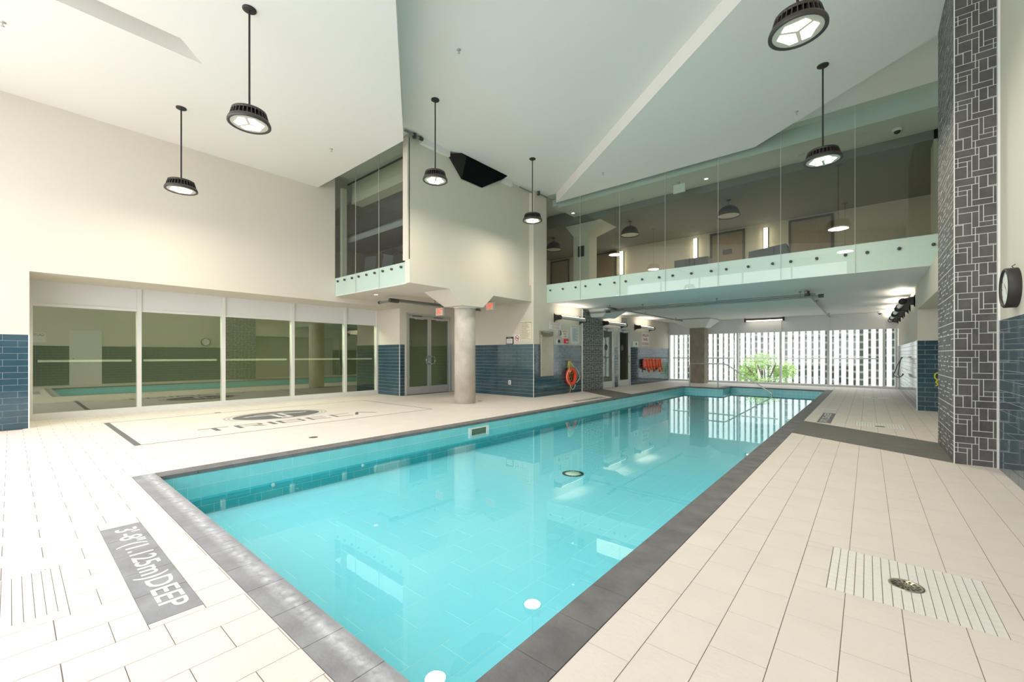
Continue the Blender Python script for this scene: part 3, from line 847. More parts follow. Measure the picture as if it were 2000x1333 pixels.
# opening in the overhang wall, its dark inside painted on solid black facets, + white bulkhead strip
bk = MB(); bk.box(-7.07, -6.99, 5.42, 6.2, 5.50, 5.62); bk.box(-7.07, -6.99, 7.9, 8.32, 5.50, 5.62)
struct('trim_3', bk, M['ceil'])
vd = thing('dark_wall_opening', 'black facets imitating a dark opening at the top of the overhang wall', 'opening', (-6.95, 7.0, 5.2))
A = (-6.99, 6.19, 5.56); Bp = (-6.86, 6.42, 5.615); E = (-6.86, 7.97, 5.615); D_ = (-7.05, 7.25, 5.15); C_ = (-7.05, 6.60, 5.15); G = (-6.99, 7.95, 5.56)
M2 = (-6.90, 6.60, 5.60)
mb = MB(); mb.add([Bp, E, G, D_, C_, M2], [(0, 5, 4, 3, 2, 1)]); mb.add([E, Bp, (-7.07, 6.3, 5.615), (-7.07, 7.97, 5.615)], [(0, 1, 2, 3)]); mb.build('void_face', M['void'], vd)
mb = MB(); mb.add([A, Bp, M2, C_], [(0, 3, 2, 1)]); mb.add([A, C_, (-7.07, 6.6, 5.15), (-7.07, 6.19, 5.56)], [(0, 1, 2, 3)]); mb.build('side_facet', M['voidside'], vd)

# ================================================================== GLAZING OF UPPER ROOMS
def balus(name, label, xs, y, zt, bolts, ends, soff, zslab):
    t = thing(name, label, 'glazing', ((xs[0] + xs[-1]) / 2, y, 2.6))
    for a, b in zip(xs[:-1], xs[1:]):
        mb = MB(); mb.box(a + 0.004, b - 0.004, y - 0.012, y, zslab, zt); mb.build('glass_panel', M['g_green'], t)
        mb = MB(); mb.box(a + 0.004, b - 0.004, y - 0.016, y, 2.625, zslab)
        mb.build('lower_panel', M['g_strip'], t)
    for x in xs[1:-1]:
        mb = MB(); mb.box(x - 0.0025, x + 0.0025, y - 0.013, y + 0.001, 2.605, zt); mb.build('joint_seal', M['lgrout'], t)
    for x in bolts:
        mb = MB(); mb.lathe([(0.0, -0.02), (0.022, -0.02), (0.026, -0.012), (0.026, 0.012), (0.012, 0.012), (0.012, 0.03)], (x, y - 0.012, 2.958), 12, 'y')
        mb.build('standoff_bolt', M['dgrey'], t)
    return t
bal_x = [-6.92, -5.82, -4.70, -3.57, -2.44, -1.305, -0.175, 0.95]
bb = [-6.781, -6.37, -5.96, -5.665, -5.24, -4.84, -4.54, -4.12, -3.71, -3.40, -2.99, -2.58, -2.28, -1.87, -1.44, -1.14, -0.73, -0.31, -0.01, 0.405, 0.82]
balus('balcony_glazing', 'full height green tinted glass along the lounge balcony edge', bal_x, YB - 0.02, 5.612, bb, None, 0, 3.13)
ovb = [-9.926, -9.603, -9.261, -8.964, -8.635, -8.305, -7.99, -7.663, -7.326]
balus('overhang_glazing', 'green tinted glass front of the overhanging exercise room', [XL, -9.10, -8.136, -7.22], 5.17, 5.612, ovb, None, 0, 3.07)
mb = MB(); mb.box(XM, 1.30, YB - 0.004, YB + 0.002, 2.62, 3.13); struct('trim_4', mb, M['strip'])
mb = MB(); mb.box(XL, -7.14, 5.182, 5.192, 2.60, 3.05); struct('trim_5', mb, M['strip'])
mb = MB(); mb.box(XL, XL + 0.10, 5.30, 5.42, 3.04, 5.3); mb.box(XL, -7.2, 5.6, 5.9, 5.0, 5.5); struct('trim_6', mb, M['mezz'])
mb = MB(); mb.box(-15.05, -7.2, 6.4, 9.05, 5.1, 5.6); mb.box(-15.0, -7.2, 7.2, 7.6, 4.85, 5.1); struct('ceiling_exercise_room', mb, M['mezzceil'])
mb = MB(); mb.cyl((-9.7, 5.30, 5.30), (-7.25, 5.30, 5.30), 0.02, 8)
single('curtain_track', 'thin dark track under the ceiling behind the overhang glass', 'track', mb, M['black'], (-8.5, 5.3, 5.3))

# ================================================================== DOORS
def door_leaf(n, x, ya, yb, zt, handle_y, double_of=None, gm='g_door', stile=0.06, bottom=0.22):
    t = bpy.data.objects.new('door_%d' % n, None); COL.objects.link(t); t.location = (x, (ya + yb) / 2, 0)
    WL[t.name] = Vector(t.location); t['kind'] = 'structure'
    fr = MB(); fr.box(x - 0.07, x + 0.012, ya, ya + 0.05, 0, zt); fr.box(x - 0.07, x + 0.012, yb - 0.05, yb, 0, zt); fr.box(x - 0.07, x + 0.012, ya + 0.05, yb - 0.05, zt - 0.05, zt)
    fr.build('door_frame', M['alu'], t)
    lf = [(ya + 0.055, yb - 0.055)] if not double_of else [(ya + 0.055, double_of - 0.004), (double_of + 0.004, yb - 0.055)]
    for i, (a, b) in enumerate(lf):
        mb = MB(); z0, z1 = 0.01, zt - 0.055; xa, xb = x - 0.05, x - 0.005
        mb.box(xa, xb, a, a + stile, z0, z1); mb.box(xa, xb, b - stile, b, z0, z1)
        mb.box(xa, xb, a + stile, b - stile, z0, z0 + bottom); mb.box(xa, xb, a + stile, b - stile, z1 - 0.09, z1)
        leaf = mb.build('door_leaf', M['alu'], t)
        mb = MB(); mb.box(x - 0.032, x - 0.024, a + stile, b - stile, z0 + bottom, z1 - 0.09); mb.build('glass_pane', M[gm], leaf)
        hy = (b - stile / 2 if i == 0 else a + stile / 2) if double_of else handle_y
        s = -1 if hy > (a + b) / 2 else 1
        mb = MB(); mb.tube([(x - 0.005, hy, 0.88), (x + 0.05, hy, 0.88), (x + 0.05, hy + s * 0.13, 0.90), (x + 0.05, hy + s * 0.13, 1.09), (x + 0.05, hy, 1.11), (x - 0.005, hy, 1.11)], 0.012, 8)
        mb.build('handle', M['steel'], leaf)
        cy = a + 0.25
        mb = MB(); mb.box(x - 0.004, x + 0.055, cy, cy + 0.28, z1 - 0.11, z1 - 0.045); mb.build('closer', M['alu'], leaf)
        mb = MB(); mb.box(x + 0.01, x + 0.03, cy - 0.1, cy + 0.25, z1 - 0.03, z1 - 0.015); mb.build('closer_arm', M['black'], leaf)
    return t
d1 = door_leaf(1, XL, 7.27, 8.96, 2.36, 0, double_of=8.115)
d2 = door_leaf(2, XM, 12.97, 13.84, 2.14, 13.06)
d3 = door_leaf(3, XM, 14.21, 15.18, 2.14, 15.06)
for d, y in ((d2, 13.3), (d3, 14.55)):
    mb = MB(); mb.lathe([(0, 0.001), (0.11, 0.001)], (XM - 0.02, y, 1.42), 20, 'x'); mb.build('oval_decal', M['black'], d)

# ================================================================== PENDANT LIGHTS
def pendant(x, y, ztop, zl, r):
    t = thing('pendant_light', '', 'lamp', (x, y, ztop))
    mb = MB(); mb.lathe([(0, 0), (0.072, 0), (0.072, -0.012), (0.06, -0.02), (0.0, -0.02)], (x, y, ztop), 20); mb.build('canopy', M['black'], t)
    mb = MB(); mb.cyl((x, y, zl + 0.1), (x, y, ztop - 0.015), 0.011, 10); mb.cyl((x, y, zl + 0.145), (x, y, zl + 0.18), 0.026, 10); mb.build('rod', M['black'], t)
    mb = MB()
    mb.lathe([(0, 0.150), (r * 0.66, 0.150), (r * 0.80, 0.142), (r * 0.82, 0.112), (r * 0.78, 0.112)], (x, y, zl), 32)
    mb.lathe([(r * 0.84, 0.045), (r * 0.95, 0.040), (r, 0.012), (r, -0.008), (r * 0.95, -0.014), (r * 0.86, -0.004)], (x, y, zl), 32)
    hs = mb.build('housing', M['dgrey'], t)
    mb = MB(); mb.lathe([(r * 0.68, 0.03), (r * 0.64, 0.14)], (x, y, zl), 24); mb.build('core', M['black'], hs)
    mb = MB()
    for i in range(30):
        a = 2 * PI * i / 30; c, s = math.cos(a), math.sin(a)
        u = Vector((c, s, 0)); w_ = Vector((-s, c, 0)) * 0.004; O = Vector((x, y, zl))
        mb.hull8([O + u * r * 0.62 - w_ + Vector((0, 0, 0.03)), O + u * r * 0.93 - w_ + Vector((0, 0, 0.03)), O + u * r * 0.93 + w_ + Vector((0, 0, 0.03)), O + u * r * 0.62 + w_ + Vector((0, 0, 0.03))],
                 [O + u * r * 0.58 - w_ + Vector((0, 0, 0.13)), O + u * r * 0.81 - w_ + Vector((0, 0, 0.13)), O + u * r * 0.81 + w_ + Vector((0, 0, 0.13)), O + u * r * 0.58 + w_ + Vector((0, 0, 0.13))])
    mb.build('cooling_fins', M['dgrey'], hs)
    mb = MB(); mb.lathe([(0.0, 0.0), (r * 0.86, 0.0)], (x, y, zl - 0.002), 32); ln = mb.build('lens', M['clearlens'], t)
    # three led boards, split like a Y
    for k in range(3):
        a = 2 * PI * k / 3 + 0.5
        pts = []
        for da, rr_ in ((-0.93, 0.60), (-0.5, 0.70), (0, 0.60), (0.5, 0.70), (0.93, 0.60)):
            pts.append((x + r * rr_ * math.cos(a + da), y + r * rr_ * math.sin(a + da)))
        pts.append((x + r * 0.09 * math.cos(a), y + r * 0.09 * math.sin(a)))
        mb = MB(); mb.prism(pts, zl - 0.006, zl - 0.003); mb.build('led_board', M['led'], ln)
    return t
PL = [(-5.494, 1.787, Z1, 3.835, 0.222, 'large black pendant above the logo panel, second from the left'),
      (-8.536, 1.787, Z1, 3.835, 0.222, 'leftmost black pendant hanging before the cream wall'),
      (-5.786, 4.784, ZA, 4.205, 0.215, 'black pendant hanging just before the overhang wall beside the void'),
      (-5.836, 7.65, ZA, 4.21, 0.222, 'smallest black pendant near the left end of the balcony glass'),
      (-0.50, 7.60, ZB_, 3.975, 0.235, 'black pendant in front of the balcony glass on the right'),
      (-0.48, 4.53, ZB_, 4.04, 0.228, 'black pendant cut by the top edge of the view')]
protos = {}
for x, y, zt, zl, r, lb in PL:
    key = (round(zt - zl, 3), r)
    t = pendant(x, y, zt, zl, r)
    t['label'] = lb; t['group'] = 'pendant lights over the pool hall'
    l = bpy.data.lights.new('pendant_glow', 'AREA'); l.shape = 'DISK'; l.size = 0.36; l.energy = 34; l.color = (1, 0.9, 0.74)
    o = bpy.data.objects.new('pendant_glow', l); COL.objects.link(o); o.location = (x, y, zl - 0.03)

# ================================================================== WALL LIGHTS
def wall_light(label, x, sgn, ya, yb, z, group):
    """horizontal tube lamp on two black brackets; sgn is the direction away from the wall"""
    t = thing('wall_light', label, 'lamp', (x, ya, z), group)
    cx = x + sgn * 0.20
    for y in (ya, yb):
        mb = MB()
        mb.hull8([(x, y - 0.012, z - 0.13), (x, y + 0.012, z - 0.13), (x + sgn * 0.02, y + 0.012, z - 0.12), (x + sgn * 0.02, y - 0.012, z - 0.12)],
                 [(x, y - 0.012, z + 0.13), (x, y + 0.012, z + 0.13), (x + sgn * 0.02, y + 0.012, z + 0.12), (x + sgn * 0.02, y - 0.012, z + 0.12)])
        mb.hull8([(x, y - 0.012, z - 0.10), (x, y + 0.012, z - 0.10), (cx, y + 0.012, z - 0.055), (cx, y - 0.012, z - 0.055)],
                 [(x, y - 0.012, z + 0.10), (x, y + 0.012, z + 0.10), (cx, y + 0.012, z + 0.055), (cx, y - 0.012, z + 0.055)])
        mb.lathe([(0, -0.015), (0.07, -0.015), (0.07, 0.015), (0, 0.015)], (cx, y, z), 20, 'y')
        mb.build('bracket', M['black'], t)
    mb = MB(); mb.lathe([(0.052, 0.0), (0.052, yb - ya)], (cx, ya, z), 20, 'y')
    mb.build('tube_body', M['alu'], t)
    mb = MB()
    for i in range(1):
        mb.box(cx - 0.018, cx + 0.018, ya + 0.04, yb - 0.04, z + 0.03, z + 0.053)
    mb.build('glowing_lens', M['tube'], t)
    u = area('tube_uplight', (cx, (ya + yb) / 2, z + 0.075), (PI, 0, 0), 0.06, yb - ya - 0.1, 4, (1, 0.93, 0.8))
    return t
G1 = 'tube lights on the left wall under the balcony'
wall_light('tube wall light above the rescue notice and white board, left of the slate pier', XM, 1, 10.1, 11.5, 2.23, G1)
wall_light('tube wall light above the two glass doors', XM, 1, 12.95, 14.4, 2.23, G1)
wall_light('tube wall light above the shallow water sign', XM, 1, 15.6, 17.0, 2.23, G1)
G2 = 'tube lights on the right wall under the balcony'
for (a, lb) in ((12.65, 'nearest tube light on the right wall beside the recess'), (14.65, 'second tube light from the recess on the right wall'),
                (16.6, 'third tube light from the recess on the right wall'), (18.2, 'tube light on the right wall closest to the far windows')):
    wall_light(lb, 0.785, -1, a, a + (1.3 if a < 18 else 1.0), 2.33, G2)
t = thing('window_light', 'linear light with dark end brackets above the far windows', 'lamp', (-3.12, 19.1, 2.5))
mb = MB(); mb.box(-3.76, -2.50, 19.07, 19.15, 2.53, 2.60); mb.build('body', M['dgrey'], t)
mb = MB(); mb.box(-3.74, -2.52, 19.06, 19.13, 2.50, 2.53); mb.build('glowing_lens', M['led'], t)
for x in (-3.79, -2.47):
    mb = MB(); mb.box(x - 0.02, x + 0.02, 19.03, 19.2, 2.47, 2.62); mb.build('bracket', M['black'], t)

# ================================================================== PIPES
def pipe_run(label, paths, hangers, couplings, zc):
    t = thing('sprinkler_pipe', label, 'pipe', paths[0][0][0])
    for p, r in paths:
        mb = MB(); mb.tube(p, r, 10); mb.build('pipe', M['pipe'], t)
    for h in hangers:
        mb = MB(); mb.cyl((h[0], h[1], h[2]), (h[0], h[1], zc), 0.006, 6); mb.lathe([(0, 0), (0.03, 0), (0.03, -0.01), (0, -0.01)], (h[0], h[1], zc), 10); mb.build('hanger', M['dgrey'], t)
    for a, b, r in couplings:
        mb = MB(); mb.cyl(a, b, r, 12); mb.build('coupling', M['dgrey'], t)
    return t
pipe_run('galvanised sprinkler pipe run crossing under the balcony soffit',
         [([(-6.86, 11.9, 2.49), (-0.79, 11.8, 2.49)], 0.025), ([(-6.2, 11.78, 2.53), (-0.9, 11.7, 2.53)], 0.02),
          ([(-5.82, 11.2, 2.55), (-5.83, 19.0, 2.55)], 0.022), ([(-1.055, 11.4, 2.55), (-1.055, 19.0, 2.53)], 0.022)],
         [(-5.0, 11.83, 2.5), (-3.0, 11.81, 2.5), (-1.2, 11.8, 2.5), (-5.82, 14, 2.55), (-1.055, 14, 2.55), (-5.82, 17, 2.55), (-1.055, 18.6, 2.55), (-5.83, 11.4, 2.55)],
         [((-6.2, 11.89, 2.49), (-6.05, 11.888, 2.49), 0.036), ((-0.86, 11.8, 2.49), (-0.76, 11.8, 2.49), 0.04), ((-1.055, 11.55, 2.54), (-1.055, 11.9, 2.54), 0.04), ((-5.82, 11.5, 2.53), (-5.82, 11.95, 2.53), 0.034),
          ((-6.86, 11.9, 2.49), (-6.78, 11.9, 2.49), 0.032), ((-1.055, 11.65, 2.49), (-1.055, 11.65, 2.6), 0.05)], 2.62)
pipe_run('short bent sprinkler pipe under the overhanging room beside the double doors',
         [([(-9.32, 5.93, 2.46), (-8.72, 5.93, 2.46)], 0.03), ([(-8.72, 5.93, 2.46), (-8.72, 8.9, 2.46)], 0.025), ([(-8.72, 5.93, 2.50), (-8.72, 8.9, 2.50)], 0.014)],
         [(-8.72, 7.2, 2.46), (-8.72, 8.4, 2.46)], [((-8.72, 5.82, 2.46), (-8.72, 6.06, 2.46), 0.05), ((-9.34, 5.93, 2.46), (-9.28, 5.93, 2.46), 0.038)], 2.6)
pipe_run('dark sprinkler pipe end at the ceiling above the overhang corner',
         [([(-6.98, 5.0, 5.58), (-6.98, 5.40, 5.57)], 0.022)], [], [((-6.98, 5.24, 5.52), (-6.98, 5.24, 5.61), 0.04), ((-6.98, 5.36, 5.57), (-6.98, 5.44, 5.57), 0.035)], 5.62)
pipe_run('small pipe fitting at the ceiling beside the left end of the balcony glass',
         [([(-6.98, 8.6, 5.56), (-6.98, 9.1, 5.56)], 0.018), ([(-6.85, 9.2, 5.55), (-6.85, 9.65, 5.55)], 0.018)], [], [((-6.85, 9.25, 5.51), (-6.85, 9.25, 5.6), 0.04)], 5.62)
def sprinkler(label, x, y, z, r=0.03):
    t = bpy.data.objects.new('sprinkler_head', None); COL.objects.link(t); t.parent = ceiling; t.location = (x, y, z); WL[t.name] = Vector((x, y, z))
    mb = MB(); mb.lathe([(0, 0), (r, 0), (r, -0.004), (0, -0.006)], (x, y, z), 12); mb.build('escutcheon', M['alu'], t)
    mb = MB(); mb.cyl((x, y, z - 0.045), (x, y, z), 0.006, 6); mb.lathe([(0, -0.045), (0.018, -0.045), (0.018, -0.05), (0, -0.05)], (x, y, z), 10); mb.build('nozzle', M['alu'], t)
def P3(u, v, z):
    r = (u - 1000) / 825; q = (694 - v) / 825; d = (FW[0] + r * RT[0], FW[1] + r * RT[1]); s = (z - CAMH) / q
    return d[0] * s, d[1] * s
for u, v, z, lb in ((896, 97, ZA, 'ceiling sprinkler head between the large pendants'), (647, 291, Z1, 'ceiling sprinkler head on the low ceiling before the overhang glass'),
                    (1556, 218, ZB_, 'ceiling sprinkler head left of the right pendant rod'), (1178, 338, ZB_, 'ceiling sprinkler head above the left half of the balcony'),
                    (5, 43, Z1, 'ceiling sprinkler head at the left edge of the ceiling')):
    x, y = P3(u, v, z); sprinkler(lb, x, y, z)

# ================================================================== SIGNS AND WALL FITTINGS
def plate_y(x0, x1, z0, z1, y, d=0.012):      # on a wall facing -y
    mb = MB(); mb.box(x0, x1, y - d, y, z0, z1); return mb
def plate_x(y0, y1, z0, z1, x, d=0.012):      # on a wall facing +x
    mb = MB(); mb.box(x, x + d, y0, y1, z0, z1); return mb
WY = 9.12
def exit_sign(label, x, y, z):
    t = thing('exit_sign', label, 'exit sign', (x, y, z + 0.115))
    mb = MB(); mb.box(x - 0.14, x + 0.14, y - 0.03, y + 0.03, z - 0.10, z + 0.10); mb.build('housing', M['sign'], t)
    mb = MB(); mb.cyl((x, y, z + 0.1), (x, y, 2.6), 0.012, 8); mb.build('mount', M['alu'], t)
    text_obj('EXIT', 'lettering', M['exit'], t, (x + 0.01, y - 0.03, z), (1, 0, 0), (0, 0, 1), 0.23, 0.15, 0.002, bold=0.03)
exit_sign('red EXIT sign hanging above the double doors', -8.93, 7.55, 2.33)
exit_sign('red EXIT sign hanging right of the round column', -7.75, 8.3, 2.46)
t = thing('framed_notice', 'small black framed notice on top of the blue tiles', 'notice', (-7.757, WY, 1.46))
plate_y(-7.888, -7.626, 1.455, 1.665, WY - 0.0, 0.018).build('frame', M['black'], t)
plate_y(-7.865, -7.649, 1.475, 1.615, WY - 0.018, 0.002).build('paper', M['sign'], t)
text_obj('NOTICE', 'lettering', M['sign'], t, (-7.757, WY - 0.018, 1.64), (1, 0, 0), (0, 0, 1), 0.12, 0.02, 0.001)
mb = MB()
for k in range(5): mb.box(-7.845, -7.675, WY - 0.0212, WY - 0.020, 1.49 + k * 0.024, 1.494 + k * 0.024)
mb.build('text_lines', M['ink'], t)
t = thing('no_smoking_sign', 'white no smoking sign with red ring beside the pool rules', 'sign', (-7.496, WY, 1.52))
plate_y(-7.598, -7.395, 1.515, 1.72, WY, 0.006).build('plate', M['sign'], t)
c0 = [(0.075 * math.cos(2 * PI * i / 28), 0.075 * math.sin(2 * PI * i / 28)) for i in range(28)]
c1_ = [(0.06 * math.cos(2 * PI * i / 28), 0.06 * math.sin(2 * PI * i / 28)) for i in range(28)]
mesh_obj('red_ring', flat_poly(c0, [c1_], 0.001), M['redink'], t, (-7.496, WY - 0.0075, 1.625), (1, 0, 0), (0, 0, 1))
mesh_obj('red_bar', flat_poly([(-0.05, 0.035), (-0.04, 0.045), (0.05, -0.035), (0.04, -0.045)], [], 0.001), M['redink'], t, (-7.496, WY - 0.009, 1.625), (1, 0, 0), (0, 0, 1))
mesh_obj('cigarette', flat_poly([(-0.045, -0.012), (0.045, -0.012), (0.045, 0.008), (-0.045, 0.008)], [], 0.001), M['ink'], t, (-7.496, WY - 0.0075, 1.625), (1, 0, 0), (0, 0, 1))
mb = MB()
for k in range(2): mb.box(-7.57, -7.42, WY - 0.0075, WY - 0.006, 1.525 + k * 0.012, 1.529 + k * 0.012)
mb.build('text_lines', M['redink'], t)
t = thing('rules_board', 'tall cream pool rules board with dense lines of text', 'sign', (-7.165, WY, 1.53))
plate_y(-7.381, -6.955, 1.53, 2.08, WY, 0.006).build('board', M['beige_sign'], t)
mb = MB()
for a in ((-7.37, -7.366, 1.56, 2.06), (-6.99, -6.986, 1.56, 2.06), (-7.37, -6.986, 1.56, 1.564), (-7.37, -6.986, 2.03, 2.034)):
    mb.box(a[0], a[1], WY - 0.008, WY - 0.006, a[2], a[3])
mb.build('border', M['ink'], t)
text_obj('POOL SAFETY RULES', 'heading', M['ink'], t, (-7.18, WY - 0.006, 2.05), (1, 0, 0), (0, 0, 1), 0.34, 0.022, 0.001, bold=0.02)
mb = MB(); rnd = random.Random(3)
for k in range(17):
    z = 2.0 - k * 0.025
    mb.box(-7.34, -7.34 + rnd.uniform(0.18, 0.32), WY - 0.0075, WY - 0.0065, z, z + 0.006)
mb.build('text_lines', M['ink'], t)
t = thing('wall_outlet', 'white outlet plate low on the blue tiled wall', 'outlet', (-7.76, WY - 0.01, 0.38))
plate_y(-7.805, -7.715, 0.315, 0.44, WY - 0.01, 0.008).build('plate', M['white'], t)
mb = MB(); mb.box(-7.775, -7.745, WY - 0.02, WY - 0.018, 0.34, 0.37); mb.box(-7.775, -7.745, WY - 0.02, WY - 0.018, 0.385, 0.415); mb.build('sockets', M['ink'], t)

XS = XM
def xsign(name, label, y0, y1, z0, z1, cat='sign', m='sign', d=0.008):
    t = thing(name, label, cat, (XS, (y0 + y1) / 2, z0)); plate_x(y0, y1, z0, z1, XS, d).build('plate', M[m], t); return t
def xtext(t, s, y, z, w_, h, m='redink', d=0.008, bold=0.02): text_obj(s, 'lettering', M[m], t, (XS + d, y, z), (0, 1, 0), (0, 0, 1), w_, h, 0.001, bold=bold)
t = xsign('lifeguard_notice', 'white notice with five red lines below the first tube light', 9.87, 10.45, 1.89, 2.09)
for k, s in enumerate(('WARNING THIS POOL IS UNSUPERVISED', 'BATHERS UNDER TWELVE YEARS OF AGE', 'ARE NOT ALLOWED WITHIN', 'POOL AREA UNLESS WITH', 'A PARENT OR AGENT')):
    xtext(t, s, 10.16, 2.07 - k * 0.037, 0.5 if k < 2 else 0.36, 0.018)
t = xsign('emergency_sign', 'small white sign reading EMERGENCY DIRECT LINE in red', 10.50, 10.83, 1.66, 1.89)
for k, s in enumerate(('EMERGENCY', 'DIRECT', 'LINE')): xtext(t, s, 10.665, 1.85 - k * 0.07, (0.28, 0.18, 0.12)[k], 0.04)
t = thing('wall_phone', 'grey emergency wall phone above the round push button', 'phone', (XS, 10.29, 1.72))
plate_x(10.22, 10.36, 1.72, 1.86, XS, 0.05).build('body', M['alu'], t)
mb = MB(); mb.tube([(XS + 0.06, 10.32, 1.85), (XS + 0.085, 10.32, 1.83), (XS + 0.085, 10.32, 1.75), (XS + 0.06, 10.32, 1.73)], 0.015, 8); mb.build('handset', M['dgrey'], t)
t = thing('push_button', 'round black wall button on white plate beside the red box', 'button', (XS, 10.31, 1.55))
plate_x(10.23, 10.38, 1.50, 1.61, XS, 0.012).build('plate', M['white'], t)
mb = MB(); mb.lathe([(0.05, 0), (0.05, 0.02), (0.03, 0.035), (0, 0.035)], (XS + 0.012, 10.32, 1.555), 16, 'x'); mb.build('button', M['black'], t)
t = thing('fire_alarm_pull', 'red fire alarm pull station on the cream wall', 'alarm', (XS, 10.7, 1.5))
plate_x(10.61, 10.79, 1.50, 1.63, XS, 0.05).build('box', M['red'], t)
mb = MB(); mb.box(XS + 0.05, XS + 0.062, 10.65, 10.75, 1.535, 1.555); mb.build('pull_handle', M['white'], t)
t = xsign('rescue_notice', 'tall white framed first aid notice beside the slate pier', 10.99, 11.46, 1.51, 2.07)
plate_x(11.06, 11.40, 1.56, 2.0, XS + 0.008, 0.001).build('paper', mat('pale_blue_paper', rgb(206, 214, 214), .6), t)
xtext(t, 'RESUSCITATION', 11.225, 2.03, 0.36, 0.025, 'ink')
mb = MB()
for k in range(12): mb.box(XS + 0.009, XS + 0.0105, 11.1, 11.36 - (k % 3) * 0.05, 1.60 + k * 0.032, 1.606 + k * 0.032)
mb.build('text_lines', M['ink'], t)
# tall stainless panel
t = thing('steel_cabinet', 'tall brushed steel wall cabinet with curved top left of the life ring', 'cabinet', (XS + 0.01, 9.69, 0.56))
mb = MB(); mb.box(XS + 0.011, XS + 0.06, 9.39, 9.99, 0.56, 1.72); mb.build('body', M['brushed'], t, bevel=0.006)
mb = MB()
for k in range(4):
    z = 1.70 + k * 0.03
    pts = [(XS + 0.05 + 0.03 * math.sin(PI * i / 10) * (4 - k) / 2, 9.40 + 0.058 * i, z - 0.05 * math.sin(PI * i / 10) + 0.015) for i in range(11)]
    mb.tube(pts, 0.012, 6)
mb.build('curved_ribs', M['brushed'], t)
mb = MB(); mb.box(XS + 0.011, XS + 0.04, 9.37, 10.0, 1.72, 1.83); mb.build('top_cap', M['brushed'], t)
# life ring
t = thing('life_ring', 'orange-red life ring with white grab rope hanging on the blue tiles', 'life ring', (XS + 0.02, 10.87, 0.5))
rc_ = (XS + 0.075, 10.90, 0.50)
mb = MB(); R0, r0 = 0.215, 0.075
mb.tube([(rc_[0], rc_[1] + R0 * math.cos(2 * PI * i / 40), rc_[2] + (R0 + 0.01) * math.sin(2 * PI * i / 40)) for i in range(40)], r0 * 0.8, 14, True)
mb.build('ring', M['orange'], t)
for ang in (2.3, ):
    mb = MB(); mb.tube([(rc_[0], rc_[1] + R0 * math.cos(ang + k * 0.08), rc_[2] + R0 * math.sin(ang + k * 0.08)) for k in range(-2, 3)], r0 * 0.82, 14); mb.build('reflective_band', M['white'], t)
def loop(p, q, sag, n=10):
    p = Vector(p); q = Vector(q); s = Vector(sag)
    return [p.lerp(q, i / n) + s * math.sin(PI * i / n) for i in range(n + 1)]
mb = MB(); X = rc_[0] + 0.05
mb.tube(loop((X, 10.72, 0.72), (X, 10.74, 0.28), (0, -0.16, 0)), 0.009, 6)
mb.tube(loop((X, 11.07, 0.76), (X, 11.12, 0.32), (0, 0.22, -0.05)), 0.009, 6)
mb.tube(loop((X, 10.76, 0.26), (X, 11.06, 0.26), (0, 0.0, -0.15)), 0.009, 6)
mb.tube([(X, 10.72, 0.72), (X - 0.06, 10.80, 0.97), (X, 11.0, 0.78)], 0.008, 6)
mb.build('grab_rope', M['whiterope'], t)
t2 = thing('throw_rope', 'coil of yellow throw rope on the hook behind the life ring', 'rope', (XS + 0.02, 10.82, 0.98))
mb = MB(); mb.cyl((XS + 0.01, 10.82, 0.98), (XS + 0.10, 10.82, 0.98), 0.01, 8); mb.build('hook', M['steel'], t2)
mb = MB(); x = XS + 0.035
for k in range(4):
    s = 0.05 + 0.03 * k
    mb.tube([(x + 0.006 * k, 10.82 + s * math.sin(2 * PI * i / 18) * 0.9 + (0.02 * k), 0.98 - (0.16 + 0.05 * k) * (1 - math.cos(2 * PI * i / 18)) / 1) for i in range(18)], 0.007, 5, True)
mb.tube([(x + 0.02, 10.86, 0.97), (x + 0.03, 10.98, 0.90), (x + 0.03, 11.04, 0.92), (x + 0.03, 11.02, 0.87), (x + 0.02, 10.93, 0.88)], 0.007, 5)
mb.tube([(x + 0.02, 10.87, 0.3), (x + 0.02, 10.89, 0.17), (x + 0.02, 10.86, 0.015), (x + 0.03, 10.7, 0.012)], 0.007, 5)
mb.build('rope', M['yellow'], t2)
# grille, switch, shallow water sign
t = thing('vent_grille', 'small square grey vent grille above the second glass door', 'vent', (XS, 14.69, 2.33))
plate_x(14.48, 14.90, 2.33, 2.52, XS, 0.012).build('frame', M['dgrey'], t)
for k in range(6):
    mb = MB(); mb.box(XS + 0.012, XS + 0.022, 14.50, 14.88, 2.345 + k * 0.028, 2.36 + k * 0.028); mb.build('louvre', M['alu'], t)
t = thing('wall_timer', 'white timer plate with pointer beside the shallow water sign', 'switch', (XS, 15.67, 1.48))
plate_x(15.45, 15.89, 1.48, 1.68, XS, 0.02).build('plate', M['white'], t)
mb = MB(); mb.box(XS + 0.02, XS + 0.035, 15.66, 15.72, 1.54, 1.63); mb.build('pointer', M['dgrey'], t)
t = xsign('shallow_water_sign', 'white sign reading SHALLOW WATER NO DIVING in dark red', 16.26, 17.0, 1.51, 2.06)
for k, s in enumerate(('SHALLOW', 'WATER', 'NO DIVING')): xtext(t, s, 16.63, 1.95 - k * 0.17, (0.62, 0.42, 0.62)[k], 0.10, bold=0.02)
